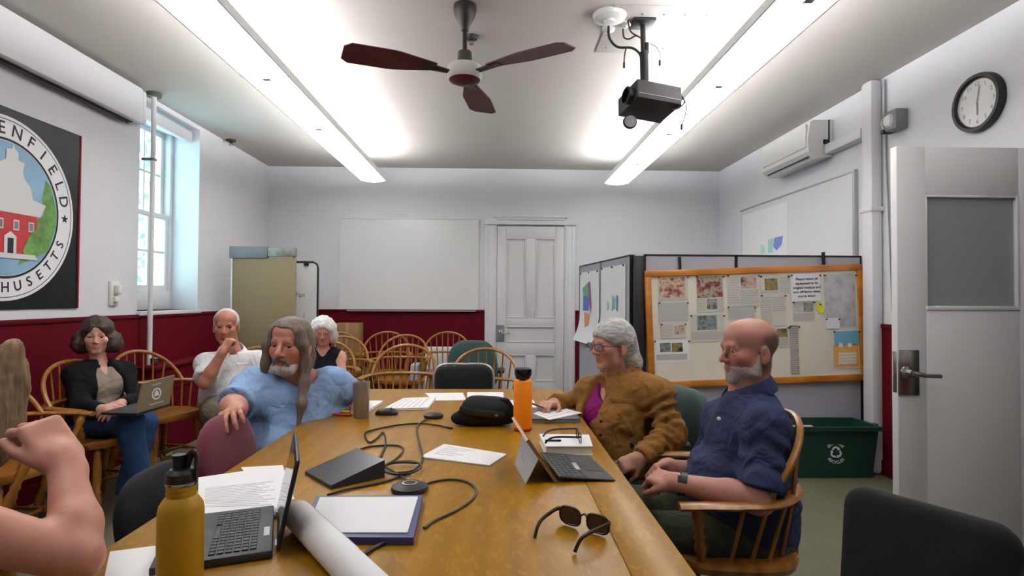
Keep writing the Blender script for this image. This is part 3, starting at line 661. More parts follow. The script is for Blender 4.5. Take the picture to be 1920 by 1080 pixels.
# ------------------------------------------------ right wall things
ac=thing('air_conditioner','white wall-mounted split air conditioner near the ceiling','air conditioner',(XR,5.2,2.54))
prof=[(XR-.005,2.52),(XR-.15,2.50),(XR-.215,2.56),(XR-.222,2.66),(XR-.20,2.815),(XR-.17,2.83),(XR-.005,2.83)]
g=G(); n=len(prof); ys=(4.80,5.66); g.add([(x,y,z) for y in ys for x,z in prof],[tuple(range(n)),tuple(range(2*n-1,n-1,-1))]+[(i,(i+1)%n,n+(i+1)%n,n+i) for i in range(n)]); wob('casing',g,M['white'],ac,ang=.5)
wob('louvre',G().tube([(XR-.185,4.86,2.525),(XR-.185,5.60,2.525)],.006,6),M['dark'],ac)
wob('front_panel',G().b2((XR-.228,4.83,2.60),(XR-.214,5.63,2.80),bev=.005),M['white'],ac)
wob('end_seam',G().b2((XR-.045,4.795,2.60),(XR-.035,4.801,2.83)),M['dark'],ac)
wob('sensor',G().b2((XR-.09,4.79,2.62),(XR-.05,4.80,2.66)),M['dark'],ac)
ld=thing('line_cover','white horizontal conduit from air conditioner to pipe cover','conduit',(XR,4.6,2.56))
wob('duct',G().b2((XR-.085,4.312,2.535),(XR-.002,4.79,2.615),bev=.008),M['trim'],ld)
pcv=thing('pipe_cover','white vertical pipe cover from ceiling to floor','pipe',(XR,4.27,0))
wob('cover',G().b2((XR-.093,4.17,0),(XR-.002,4.30,ZC-.002),bev=.03),M['trim'],pcv); wob('collar',G().b2((XR-.10,4.16,1.95),(XR-.001,4.31,1.985),bev=.006),M['trim'],pcv)
cbx=thing('wall_cable','thin dark cable running down the right wall','cable',(XR,4.13,0)); wob('cord',G().tube(catmull([(XR-.012,4.13,2.92),(XR-.012,4.125,2.4),(XR-.012,4.10,1.9),(XR-.012,4.07,1.2)],8),.006,6),M['grey'],cbx)
sb=thing('alarm_strobe','grey junction box with round white strobe on the right wall','alarm',(XR,4.06,2.6))
q=onx(1678,226,XR-.05); wob('box',G().box((XR-.045,q.y,q.z),(.09,.13,.14),bev=.008),M['grey'],sb)
wob('strobe',G().lathe([(0,.03),(.03,.028),(.05,.018),(.056,0)],22,frame((0,0,1),(1,0,0),(0,1,0),(XR-.05,q.y+.062,q.z))),M['white'],sb); wob('strobe_face',G().lathe([(0,.02),(.035,.016),(.048,0)],22,frame((0,1,0),(0,0,1),(-1,0,0),(XR-.09,q.y+.01,q.z))),M['white'],sb)
wob('bracket',G().b2((XR-.10,q.y+.05,q.z-.075),(XR-.02,q.y+.09,q.z-.05),bev=.004),M['black'],sb)
# whiteboard on the right wall
z0,z1=1.12,onx(1605,322,XR).z; ya,yb=4.50,6.62
wr=thing('whiteboard','whiteboard on the right wall behind the room divider','whiteboard',(XR,5.5,z0))
wob('panel',G().b2((XR-.018,ya,z0),(XR-.002,yb,z1)),M['board'],wr,False); wob('edge_trim',G().b2((XR-.026,ya,z1),(XR-.002,yb,z1+.014)),M['alu'],wr,False); wob('edge_trim',G().b2((XR-.03,ya-.03,z0),(XR-.002,ya,z1+.014)),M['alu'],wr,False)
# green strip leaning above the divider
q=at(1568,472,4.9); gs=tag(wob('green_folder',G().box((0,0,0),(.50,.03,.16),Matrix.Translation((q.x,q.y,1.60))@Matrix.Rotation(-.12,4,'Y'),.004),mat('green_card',(110,150,128),.6)),'pale green folder showing above the room divider','folder')
# clock
q=onx(1840,193,XR); ck=thing('wall_clock','round black-rimmed wall clock above the open door','clock',(XR,q.y,q.z))
Fc=frame((0,-1,0),(0,0,1),(-1,0,0),(0,0,0))
ob('rim',G().lathe([(.140,.030),(.150,.045),(.168,.045),(.174,.030),(.174,.002)],40,Fc,False),M['black'],ck); ob('face',G().lathe([(0,.024),(.142,.024),(.142,.01)],40,Fc),M['white'],ck)
for k in range(1,13):
    a=math.pi/2-k*math.pi/6; letters('numeral',str(k),.036,M['grey'],Fc@Matrix.Translation((.112*math.cos(a),.112*math.sin(a),.0248)),ck)
ob('hour_hand',G().box((0,-.035,.027),(.009,.075,.002),Fc),M['grey'],ck); ob('minute_hand',G().box((0,0,.029),(.006,.105,.0015),Fc@Matrix.Rotation(-.21,4,'Z')@Matrix.Translation((0,.045,0))),M['grey'],ck)
# ------------------------------------------------ room divider
Yd=4.42; DT_=.04
zt=at(1400,480,Yd).z
xa=at(1200,482,Yd).x; xs_=at(1378,480,Yd).x; xb=at(1612,476,Yd).x
M['felt']=mat('grey_felt',(166,166,177),.95,var=.08,vscale=200,bump=.1,bscale=300)
dv=thing('room_divider','grey fabric folding room divider with black hinge post','divider',(xa,Yd,0))
def dpanel(p,q,n='panel'):
    p,q=V(p),V(q); L=(q-p).length; d=(q-p).normalized(); Mx=frame(d,V((0,0,1)).cross(d),(0,0,1),(p+q)/2+V((0,0,(zt+.05)/2)))
    o=wob(n,G().box((0,0,0),(L-.012,DT_,zt-.05),Mx),M['felt'],dv,False)
    for a,s in (((-L/2+.006,0,0),(.012,DT_+.006,zt-.05)),((L/2-.006,0,0),(.012,DT_+.006,zt-.05)),((0,0,(zt-.05)/2),(L,DT_+.006,.014)),((0,0,-(zt-.05)/2),(L,DT_+.006,.014))): wob('edge_strip',G().box(a,s,Mx),M['black'],o,False)
    for e in (-1,1): wob('foot',G().box((e*(L/2-.1),0,-(zt-.05)/2-.025),(.06,.26,.05),Mx,.006),M['black'],o)
    return Mx,L
dpanel((xa+.03,Yd,0),(xs_,Yd,0)); dpanel((xs_,Yd,0),(xb,Yd,0))
h0=V((xa-.05,Yd+.03,0)); h1=onz(1090,500,zt); h1.z=0; hm=(h0+h1)/2
MA=dpanel(h0,hm); MB=dpanel(hm,h1)
wob('hinge_post',G().box(((xa-.01),Yd,zt/2),(.085,.07,zt-.004),bev=.012),M['black'],dv)
# maps pinned on the left wing (its room side faces left)
def sidept(t,z,off): # along wing, height, distance off its face
    d=(h1-h0).normalized(); n=V((-d.y,d.x,0));  n=n if n.x<0 else -n
    p=h0+d*t; return V((p.x,p.y,z))+n*(DT_/2+off)
def printm(name,cols,scale=5,seed=0,rough=.6):
    m=bpy.data.materials.new(name); m.use_nodes=True; nt=m.node_tree; b=nt.nodes['Principled BSDF']; L=nt.links.new
    tc=nt.nodes.new('ShaderNodeTexCoord'); mp=nt.nodes.new('ShaderNodeMapping'); mp.inputs['Location'].default_value=(seed*3.1,seed*1.7,seed*2.3); L(tc.outputs['Object'],mp.inputs[0])
    n=nt.nodes.new('ShaderNodeTexNoise'); n.inputs['Scale'].default_value=scale; n.inputs['Detail'].default_value=4; n.inputs['Roughness'].default_value=.65; L(mp.outputs[0],n.inputs['Vector'])
    r=nt.nodes.new('ShaderNodeValToRGB'); e=r.color_ramp.elements; k=len(cols)
    e[0].position=.3; e[0].color=s2l(cols[0])+(1,); e[1].position=.7; e[1].color=s2l(cols[-1])+(1,)
    for i in range(1,k-1): q=e.new(.3+.4*i/(k-1)); q.color=s2l(cols[i])+(1,)
    L(n.outputs['Fac'],r.inputs[0]); L(r.outputs[0],b.inputs['Base Color']); b.inputs['Roughness'].default_value=rough; return m
Lw=(h1-h0).length
def wingmap(label,t0,t1,z0,z1,blobs,curl):
    t=thing('wall_map',label,'map',sidept((t0+t1)/2,z1,.01))
    def fn(u,v):
        z=z1+(z0-z1)*v; return sidept(t0+(t1-t0)*u,z,.006+curl*max(0,v-.6)**2)
    wob('sheet',G().sheet(fn,6,14,.0015),M['paper'],t)
    for name,col,poly in blobs:
        g=G(); pts=[]
        for off in (.0075,.0065):
            for u,v in poly: 
                p=fn(u,v); d=sidept(0,0,1)-sidept(0,0,0); pts.append(V(p)+d*off*.25)
        k=len(poly); g.add(pts,[tuple(range(k)),tuple(range(2*k-1,k-1,-1))]+[(i,(i+1)%k,k+(i+1)%k,k+i) for i in range(k)])
        wob('map_area',g,mat('map_'+name,col,.6),t,False)
    for u in (.06,.5,.94): 
        p=fn(u,.015); wob('pin',G().lathe([(.0,.012),(.008,.01),(.008,0)],10,frame((0,1,0),(0,0,1),(-1,0,0),p)),M['black'],t)
wingmap('curling zoning map with green and blue areas on the divider wing',Lw*.53,Lw*.97,.86,zt-.07,(('green',(104,170,128),[(.55,.16),(.85,.24),(.8,.34),(.5,.36)]),('violet',(150,90,140),[(.42,.14),(.55,.16),(.5,.45),(.42,.6),(.34,.5)]),('blue',(88,116,186),[(.5,.36),(.8,.34),(.82,.56),(.5,.56)]),('orange',(214,150,96),[(.42,.6),(.75,.58),(.6,.8),(.45,.76)])),.5)
wingmap('paler map sheet on the divider wing nearer the black post',Lw*.06,Lw*.49,.98,zt-.06,(('teal',(130,186,176),[(.36,.48),(.5,.42),(.52,.66),(.38,.62)]),('slate',(110,130,180),[(.26,.44),(.34,.42),(.34,.64),(.27,.66)]),('pale',(170,205,190),[(.62,.54),(.72,.5),(.72,.66),(.62,.64)])),.1)
# map poster on the right-hand whiteboard
A_,B_=onx(1392,395,XR-.02),onx(1477,372,XR-.02)
mpz0=1.45
mpp=thing('wall_map','white map poster with blue and green patch on right whiteboard','map',(XR-.02,(A_.y+B_.y)/2,1.9))
wob('sheet',G().b2((XR-.0205,B_.y,mpz0),(XR-.0185,A_.y,2.26)),M['paper'],mpp,False)
def rwpoly(name,pts,col):
    P=[onx(x,y,XR-.021) for x,y in pts]; g=G(); k=len(P); g.add(P+[p-V((.0006,0,0)) for p in P],[tuple(range(k)),tuple(range(2*k-1,k-1,-1))]+[(i,(i+1)%k,k+(i+1)%k,k+i) for i in range(k)]); wob(name,g,mat('print_%d'%(sum(col)),col,.6),mpp,False)
rwpoly('map_area',[(1452,446),(1468,442),(1466,458),(1456,470),(1450,462)],(120,136,206)); rwpoly('map_area',[(1440,450),(1450,447),(1449,474),(1440,474)],(166,214,214)); rwpoly('map_area',[(1426,458),(1434,462),(1434,476),(1426,476)],(176,220,190))
# ------------------------------------------------ bulletin board
Yb_=4.375
BL,BR,TLp=at(1216,728,Yb_),at(1625,712,Yb_),at(1206,508,Yb_)
ex=(BR-BL).normalized(); ez=V((0,0,1))-ex*ex.z; ez.normalize(); ey=ez.cross(ex)
Wb=(BR-BL).length; Hb=(TLp-BL).dot(ez)
bb=thing('bulletin_board','bulletin board with orange wooden frame hung on the divider','bulletin board',tuple(BL))
FB=frame(ex,ey,ez,(0,0,0)) # local board frame
def bbx(n,a,b,m,p,bev=0): return ob(n,G().b2(a,b,FB,bev),m,p,bev>0)
M['linen']=mat('cream_board',(228,222,208),.85,var=.02,vscale=4,bump=.05,bscale=200)
bbx('backing',(.02,-.004,.02),(Wb-.02,.014,Hb-.02),M['linen'],bb)
fw_=.048
for a,b in (((0,-.022,0),(Wb,.018,fw_)),((0,-.022,Hb-fw_),(Wb,.018,Hb)),((0,-.0225,fw_),(fw_,.018,Hb-fw_)),((Wb-fw_,-.0225,fw_),(Wb,.018,Hb-fw_))): bbx('frame_rail',a,b,M['cork_frame'],bb,.005)
for px in (1275,1545):
    q=at(px,490,Yb_); bbx('hook',((q-BL).dot(ex)-.008,-.005,Hb-.01),((q-BL).dot(ex)+.008,.018,Hb+.10),M['black'],bb)
def bpx(x,y):
    "crop coordinates of the board study -> board plane (u,w)"
    p=at(1060+x/3.2,440+y/3.2,Yb_); return (p-BL).dot(ex),(p-BL).dot(ez)
ph=[printm('print_photo_%d'%i,c,17,i) for i,c in enumerate([[(40,24,26),(150,90,80),(214,190,160),(60,60,90)],[(60,66,50),(176,168,150),(130,44,46),(40,50,44)],[(120,60,60),(200,176,160),(90,40,44)],[(30,32,24),(150,130,80),(70,60,40)],[(50,60,60),(140,150,150),(40,44,48)],[(60,64,60),(160,160,150),(44,44,44)]])]
_n=[0]
def clip(label,x0,y0,x1,y1,photos=(),text=(),m=None,cat='clipping',lift=None,name='newspaper_clipping',pins=True):
    _n[0]+=1; lf=.006+.0012*(_n[0]%4) if lift is None else lift
    (u0,w1),(u1,w0)=bpx(x0,y0),bpx(x1,y1)
    t=thing(name,label,cat,tuple(BL+ex*u0+ez*w0-ey*lf)); 
    def pbx(n,xa,ya,xb,yb,m,dy): 
        (a,d),(b,c)=bpx(xa,ya),bpx(xb,yb); return ob(n,G().b2((a-u0,-dy,c-w0),(b-u0,-dy+.0006,d-w0),FB),m,t,False)
    pbx('sheet',x0,y0,x1,y1,m or M['paper2'],0)
    for (xa,ya,xb,yb,k) in photos: pbx('photo',xa,ya,xb,yb,ph[k] if isinstance(k,int) else k,.0009)
    for (xa,ya,xb,yb,nl) in text:
        g=G()
        for i in range(nl):
            y=ya+(yb-ya)*(i+.3)/nl; (a,d),(b,c)=bpx(xa,y),bpx(xb-(10 if i%4==3 else 0),y+(yb-ya)/nl*.45); g.b2((a-u0,-.0009,c-w0),(b-u0,-.0003,d-w0),FB)
        ob('printed_lines',g,M['newsink'],t,False)
    if pins:
        for x,y in ((x0+6,y0+7),(x1-6,y0+7)):
            u,w_=bpx(x,y); ob('pin',G().lathe([(0,.012),(.006,.010),(.006,0)],9,FB@frame((1,0,0),(0,0,1),(0,-1,0),(u-u0,0,w_-w0))),M['black'],t)
    return t
M['newsink']=mat('newsprint_grey',(186,184,178),.8)
clip('clipping with a group photo at the board\'s upper left',552,248,738,400,[(560,262,720,375,0)],[(560,380,735,398,2)])
clip('column of newsprint under the upper left group photo',556,402,738,525,[],[(560,408,734,520,9)])
clip('clipping with small pink photo at the board\'s left',568,530,724,618,[(650,545,715,596,2)],[(575,540,645,612,6)])
clip('sheet with two landscape photos at lower left of the board',530,632,746,762,[(565,650,632,702,4),(636,650,703,702,3)],[(545,715,730,750,3)],M['paper'])
clip('tall clipping with crowd photo in the board\'s second column',780,245,952,462,[(785,252,943,374,1),(846,386,910,446,5)],[(786,382,840,455,6),(915,382,948,455,6)])
clip('wide clipping with a dark group photo in the second column',746,480,955,638,[(787,487,908,568,4)],[(752,580,945,630,4)])
clip('clipping with red-faced portrait at the board\'s top centre',966,240,1162,425,[(1047,252,1143,320,2)],[(972,250,1040,415,11),(1047,330,1155,415,6)])
clip('short newsprint piece below the red portrait clipping',970,430,1142,512,[],[(976,440,1136,506,6)])
clip('clipping with a small building photo at the top right of centre',1164,245,1342,356,[(1192,265,1272,332,3)],[(1280,255,1335,345,7),(1170,338,1275,352,2)])
clip('newsprint columns above the bald man\'s head',1168,360,1322,545,[],[(1174,372,1240,540,12),(1246,372,1316,460,7)])
sg=clip('white notice with bold black text asking to return equipment',1345,238,1528,396,[],[],M['paper'],'notice',.012,'paper_notice')
for i,s in enumerate(('Please return all','equipment to its','original location and','turn off fan/ac when','you\'re done!')):
    (u0,w0)=bpx(1345,396); u,w_=bpx(1436,260+i*25.5); letters('lettering',s,.0265,M['ink'],FB@frame((1,0,0),(0,0,1),(0,-1,0),(u-u0,-.0014,w_-w0)),sg,.0004)
clip('clipping with grey photo beside the yellow note',1360,400,1496,520,[(1425,408,1484,462,5)],[(1366,408,1420,462,5),(1366,470,1490,515,4)])
clip('long narrow grey newsprint strip right of the bald man',1340,545,1404,838,[],[(1346,552,1398,830,22)],mat('grey_newsprint',(150,148,140),.8))
clip('clipping with orange photo right behind the bald head',1232,552,1340,672,[(1265,565,1330,612,3)],[(1238,620,1334,666,4)])
M['mapgrey']=printm('grey_map_print',[(150,152,160),(190,190,196),(206,206,208)],10,3)
clip('large grey street map at the board\'s upper right',1546,238,1744,552,[],[],M['mapgrey'],'map',.007,'street_map')
clip('small white card with black car drawing on the street map',1555,500,1642,562,[],[],M['paper'],'card',.012,'index_card')
u0,w0=bpx(1555,562); u,w_=bpx(1602,523); _c=COL.objects[-1]
fl=clip('blue and orange event flyer at the board\'s lower right',1600,575,1762,796,[(1604,580,1758,660,mat('flyer_blue',(112,176,204),.5)),(1604,662,1758,790,mat('flyer_orange',(232,168,84),.5))],[],M['paper'],'flyer',.012,'event_flyer')
u0,w0=bpx(1600,796)
g=G()
for k in range(4):
    (a,d),(b,c)=bpx(1622,702+k*18),bpx(1730,712+k*18); g.b2((a-u0,-.0018,c-w0),(b-u0,-.0009,d-w0),FB)
ob('printed_lines',g,M['inkw'],fl,False)
for cx in (1636,1690): 
    u,w_=bpx(cx,656); ob('cloud',G().lathe([(.018,0),(.018,.0008)],16,FB@frame((1,0,0),(0,0,1),(0,-1,0),(u-u0,-.001,w_-w0))),M['paper'],fl)
yn=thing('yellow_note','yellow oval note pinned near the street map','note',tuple(BL+ex*bpx(1522,440)[0]+ez*bpx(1522,440)[1]-ey*.014))
ob('sheet',G().prism([(.027*math.cos(a)*1,.044*math.sin(a)) for a in [2*math.pi*k/24 for k in range(24)]],.0008,FB@frame((1,0,0),(0,0,1),(0,-1,0))@Matrix.Rotation(.35,4,'Z')),mat('yellow_paper',(226,218,40),.6),yn,False)
ob('pin',G().lathe([(0,.012),(.005,.010),(.005,0)],9,FB@frame((1,0,0),(0,0,1),(0,-1,0),(0,-.001,.03))),M['black'],yn)
# ------------------------------------------------ recycling bin
M['bin']=mat('dark_green_plastic',(14,58,44),.45,bump=.03,bscale=20)
bn=thing('recycling_bin','dark green recycling bin with white recycling emblem','bin',(2.45,4.22,0))
W0,D0,W1,D1,Hh=.56,.26,.63,.32,.375
def ringp(wx,dy,z): return [(wx/2,dy/2,z),(-wx/2,dy/2,z),(-wx/2,-dy/2,z),(wx/2,-dy/2,z)]
def loft(R): 
    g=G(); vs=[p for r in R for p in r]; fs=[(i*4+k,i*4+(k+1)%4,(i+1)*4+(k+1)%4,(i+1)*4+k) for i in range(len(R)-1) for k in range(4)]; fs.append((0,1,2,3)); fs.append(tuple((len(R)-1)*4+k for k in range(4))); return g.add(vs,fs)
ob('tub',loft([ringp(W0,D0,.003),ringp(W1-.01,D1-.01,Hh-.03),ringp(W1+.03,D1+.03,Hh-.03),ringp(W1+.03,D1+.03,Hh),ringp(W1-.02,D1-.02,Hh),ringp(W0-.03,D0-.03,.02)]),M['bin'],bn,False)
for s in (-1,1): ob('handle',G().box((s*(W1/2+.03),0,Hh-.012),(.05,.14,.024),bev=.006),M['bin'],bn)
tf=frame((1,0,0),(0,.075,1),(0,-1,.075),(0,-(D0+D1)/4-.003,.19)); 
def ringtext(s,rad,a0,da,size,m,Mx,parent,up=True,bold=0):
    for i,ch in enumerate(s):
        a=math.radians(a0+da*i); r=a-math.pi/2 if up else a+math.pi/2
        letters('lettering',ch,size,m,Mx@Matrix.Translation((rad*math.cos(a),rad*math.sin(a),.0035))@Matrix.Rotation(r,4,'Z'),parent,bold)
ringtext('Greenfield',.066,140,-11,.030,M['inkw'],tf,bn,True,.0006); ringtext('RECYCLES',.070,-137,13,.030,M['inkw'],tf,bn,False,.0006)
for k in range(3):
    a=math.radians(90+120*k); q=tf@Matrix.Rotation(a-math.pi/2,4,'Z')
    g=G(); outer=[(-.030,.022),(-.012,.042),(.012,.042),(.022,.026),(.012,.020),(.005,.030),(-.006,.030),(-.020,.014)]; g.prism(outer,.001,q,.003); g.prism([(.008,.016),(.030,.018),(.026,.036)],.001,q,.003)
    ob('recycling_arrow',g,M['inkw'],bn,False)
for k,(x,y,l) in enumerate(((-.18,.02,.30),(.02,-.03,.24))): tag(ob('loose_paper',G().box((2.45+x,4.22+y,Hh-.06),(l,.2,.004),Matrix.Translation((2.45+x,4.22+y,Hh-.06))@Matrix.Rotation(.1*(1-2*k),4,'X')@Matrix.Translation((-2.45-x,-4.22-y,-Hh+.06))),M['paper2'],None,False),('flattened cream paper lying in the bin, left one','paper sheet lying in the bin, right one')[k],'paper')
# ------------------------------------------------ city seal banner on the left wall
bnr=thing('seal_banner','dark green city seal banner on the left wall','banner',(XL,3.41,1.795))
M['bgreen']=mat('banner_green',(11,22,22),.42,var=.1,vscale=4,bump=.6,bscale=3,spec=.3); 
FBn=frame((0,1,0),(0,0,1),(1,0,0))
def bsheet(u,v):
    y=-.61+1.22*u; z=-.594+1.19*v; return (.008+.006*math.sin(9*y+6*z)*abs(u-.5)*2*(.3+abs(v-.5)),y,z)
ob('cloth',G().sheet(bsheet,24,24,.002),M['bgreen'],bnr)
ob('red_hem',G().b2((.004,.605,-.594),(.016,.613,.596)),mat('hem_red',(170,40,70),.6),bnr,False)
def disk(n,r,z,m,segs=64): return ob(n,G().lathe([(r,0),(r,.0015)],segs,FBn@Matrix.Translation((0,0,z))),m,bnr)
disk('seal_ring',.543,.016,M['paper'])
ob('ring_line',G().lathe([(.520,.0178),(.524,.0178),(.524,.0186),(.520,.0186),(.520,.0178)],64,FBn,False),M['ink'],bnr)
ob('ring_line',G().lathe([(.398,.0178),(.412,.0178),(.412,.0186),(.398,.0186),(.398,.0178)],64,FBn,False),M['ink'],bnr)
disk('sky',.395,.0172,mat('seal_sky',(128,164,192),.6,var=.15,vscale=3))
ringtext('GREENFIELD',.465,14+13.3*9,-13.3,.105,M['ink'],FBn@Matrix.Translation((0,0,.0150)),bnr,True,.001)
ringtext('MASSACHUSETTS',.465,-22-11*12,11,.085,M['ink'],FBn@Matrix.Translation((0,0,.0150)),bnr,False,.001)
def star(cx,cy,r): return [(cx+(r if k%2==0 else r*.42)*math.cos(math.pi/2+k*math.pi/5),cy+(r if k%2==0 else r*.42)*math.sin(math.pi/2+k*math.pi/5)) for k in range(10)]
for sx in (1,-1): ob('star',G().prism(star(sx*.465,0,.03),.001,FBn,.0185),M['ink'],bnr,False)
sw_=mat('seal_white',(214,214,214),.6); srd=mat('seal_brick',(178,44,50),.6,var=.1,vscale=30); sgn=mat('seal_green',(96,140,70),.7,var=.35,vscale=18)
def poly(n,pts,m,z): return ob(n,G().prism(pts,.0012,FBn,z),m,bnr,False)
poly('print_shape',[(.10,-.33),(.395*math.cos(-.62),.395*math.sin(-.62)),(.39,-.06),(.385,.05),(.34,.19),(.30,.22),(.27,.10),(.29,.0),(.22,-.05),(.20,-.1)],sgn,.0188)
poly('print_shape',[(-.30,-.26),(.235,-.26),(.235,-.02),(-.30,-.02)],srd,.0200)
poly('print_shape',[(-.28,-.02),(.26,-.02),(.30,.06),(.20,.08),(.18,.15),(.13,.20),(.12,.24),(.13,.29),(.085,.30),(.085,.345),(.06,.36),(.05,.39),(.04,.36),(0,.35),(0,.29),(-.05,.26),(-.06,.16),(-.20,.10)],sw_,.0212)
poly('print_shape',[(.17,-.30),(.30,-.22),(.28,-.12),(.22,-.10),(.17,-.15),(.13,-.24)],sgn,.0224)
for x in (-.18,-.03,.08,.19):
    poly('print_shape',[(x-.02,-.12),(x+.02,-.12),(x+.02,-.06),(x-.02,-.06)],sw_,.0215); poly('print_shape',[(x-.013,-.113),(x+.013,-.113),(x+.013,-.067),(x-.013,-.067)],M['grey'],.0228)
poly('print_shape',[(-.005,-.27),(.08,-.27),(.08,-.16),(.038,-.13),(-.005,-.16)],sw_,.0240); poly('print_shape',[(.018,-.26),(.058,-.26),(.058,-.17),(.018,-.17)],M['ink'],.0253)
poly('print_shape',[(-.28,-.29),(.24,-.29),(.22,-.26),(-.3,-.26)],sw_,.0236)
# ------------------------------------------------ things on the table
def quad(pts,z,th,lift=0):
    P=[onz(x,y,z) for x,y in pts]; g=G(); g.add([V((p.x,p.y,z-th)) for p in P]+[V((p.x,p.y,z+lift)) for p in P],[(3,2,1,0),(4,5,6,7),(0,1,5,4),(1,2,6,5),(2,3,7,6),(3,0,4,7)]); return g,P
M['inkgrey']=mat('toner_grey',(206,206,212),.8)
def prints(P,z,rows,parent,u0=.08,u1=.92,v0=.1,v1=.9,m=None,nm='printed_lines',vert=False,hgt=.3):
    g=G(); A,B,C,D=[V((p.x,p.y,z)) for p in P]
    def q(u,v): return (A*(1-u)+B*u)*(1-v)+(D*(1-u)+C*u)*v
    for i in range(rows):
        va=v0+(v1-v0)*i/rows; vb=va+(v1-v0)/rows*hgt; ue=u1-(.25*((i*7)%5)/5)
        a,b,c,d=(q(u0,va),q(ue,va),q(ue,vb),q(u0,vb)) if not vert else (q(va,u0),q(va,ue),q(vb,ue),q(vb,u0))
        up=V((0,0,.0006)); g.add([a,b,c,d,a+up,b+up,c+up,d+up],[(3,2,1,0),(4,5,6,7),(0,1,5,4),(1,2,6,5),(2,3,7,6),(3,0,4,7)])
    return wob(nm,g,m or M['inkgrey'],parent,False)
def paper(label,pts,z=.7425,th=.002,rows=0,name='paper_sheet',cat='paper',m=None,**k):
    g,P=quad(pts,z,th); c=sum(P,V((0,0,0)))/4; t=thing(name,label,cat,(c.x,c.y,z-th)); wob('sheet',g,m or M['paper'],t,False)
    if rows: prints(P,z,rows,t,**k)
    return t
paper('loose white page lying at the table\'s near left corner',[(206,1034),(300,1022),(292,1110),(190,1110)])
paper('white printed page with faint text beside the open black laptop',[(372,895),(520,874),(533,966),(371,966)],.748,.007,14,v0=.35,v1=.85)
paper('white sheet under the printed page, poking out by the laptop screen',[(452,876),(530,872),(552,935),(500,948)],.7408,.0006)
paper('folded printed handout in the middle of the table',[(833,832),(950,851),(918,872),(788,856)],.745,.004,5,u0=.1,u1=.55,v0=.15,v1=.8)
paper('white sheet near the far edge of the table, left of two',[(797,737),(868,736),(874,750),(812,751)],.7415,.001)
paper('white sheet near the far edge of the table, right of two',[(876,735),(944,735),(944,752),(876,750)],.7415,.001)
paper('white sheet half hidden behind the black pouch and orange bottle',[(940,750),(1000,750),(1006,764),(942,764)],.7415,.001)
paper('open document stack beside the steel tumbler',[(718,766),(757,746),(818,744),(802,764)],.752,.011,6)
paper('thick white writing pad in front of the blue-shirted man',[(605,766),(640,751),(718,751),(692,768)],.754,.013)
def pen(label,a,b,z,r,m,name='pen'):
    A,B=onz(*a,z),onz(*b,z); t=thing(name,label,'pen',tuple(V((A.x,A.y,z-r)))); d=(B-A)
    wob('barrel',G().tube([A,A+d*.7],r,8),m,t); wob('cap',G().tube([A+d*.7,A+d*.98,B],[r*1.15,r*1.1,r*.5],8),m,t)
pen('red marker lying in front of the writing pad',(606,776),(659,778),.7475,.0065,mat('red_marker',(190,30,40),.4),'marker')
pen('yellow highlighter lying against the writing pad',(612,771),(658,772),.747,.006,mat('yellow_marker',(214,220,70),.4),'highlighter')
# bottles
def bottle(name,label,cat,px,py,prof,body,lid_prof,lid,extra=None):
    p=onz(px,py,TZ); t=thing(name,label,cat,(p.x,p.y,TZ)); ob('body',G().lathe(prof,28),body,t)
    if lid_prof: ob('lid',G().lathe(lid_prof,24),lid,t)
    return t
M['orange']=mat('orange_enamel',(250,142,8),.5); M['mustard']=mat('mustard_enamel',(176,132,0),.55,bump=.02,bscale=200)
ob_=bottle('orange_bottle','tall orange water bottle with black lid','bottle',980,806,[(.030,0),(.036,.004),(.0385,.012),(.0385,.195),(.034,.207),(.028,.212)],M['orange'],[(.027,.210),(.030,.214),(.032,.244),(.034,.252),(.030,.255),(0,.255)],M['dark'])
ob('carry_strap',G().tube(catmull([(-.032,-.01,.245),(-.026,-.026,.228),(0,-.036,.214),(.026,-.026,.228),(.032,-.01,.245)],5),.008,8,flat=(1.6,.5)),M['black'],ob_)
ob('base_ring',G().lathe([(.0,.0005),(.033,.0005),(.039,.006),(.0388,.012)],28),mat('orange_red',(200,60,10),.5),ob_)
tm=bottle('steel_tumbler','brushed steel tumbler standing before the blue-shirted man','tumbler',677,783,[(.031,0),(.0335,.003),(.0385,.155),(.0395,.160),(.037,.160),(.034,.148),(0,.148)],M['steel'],None,None)
ob('lid',G().lathe([(0,.150),(.030,.150),(.036,.154),(.036,.149)],24),M['dark'],tm)
yp=at(338,1040,1.10); 
yb=thing('yellow_bottle','mustard yellow metal bottle with black sports cap','bottle',(yp.x,1.10,TZ))
ob('body',G().lathe([(.035,0),(.039,.003),(.0395,.010),(.0395,.140),(.037,.152),(.030,.163),(.0255,.168),(.0255,.172),(.0262,.174),(.0255,.176),(.0255,.180),(.0262,.182),(.0255,.184),(.0255,.19)],32),M['mustard'],yb)
ob('neck_ring',G().lathe([(.0265,.188),(.0275,.190),(.0275,.194),(.0265,.196)],28),M['chrome'],yb)
cp_=ob('cap',G().lathe([(.027,.194),(.0275,.197),(.0268,.211),(.020,.218),(0,.219)],28),M['black'],yb)
ob('spout',G().lathe([(.010,.215),(.010,.236),(.012,.238),(.012,.244),(0,.245)],16,Matrix.Translation((-.006,0,0))),M['black'],cp_)
ob('carry_loop',G().tube(catmull([(.004,.008,.217),(.012,.006,.240),(.026,0,.247),(.0275,0,.225),(.026,0,.20)],5),.005,8,flat=(1.5,.8)),M['dark'],cp_)
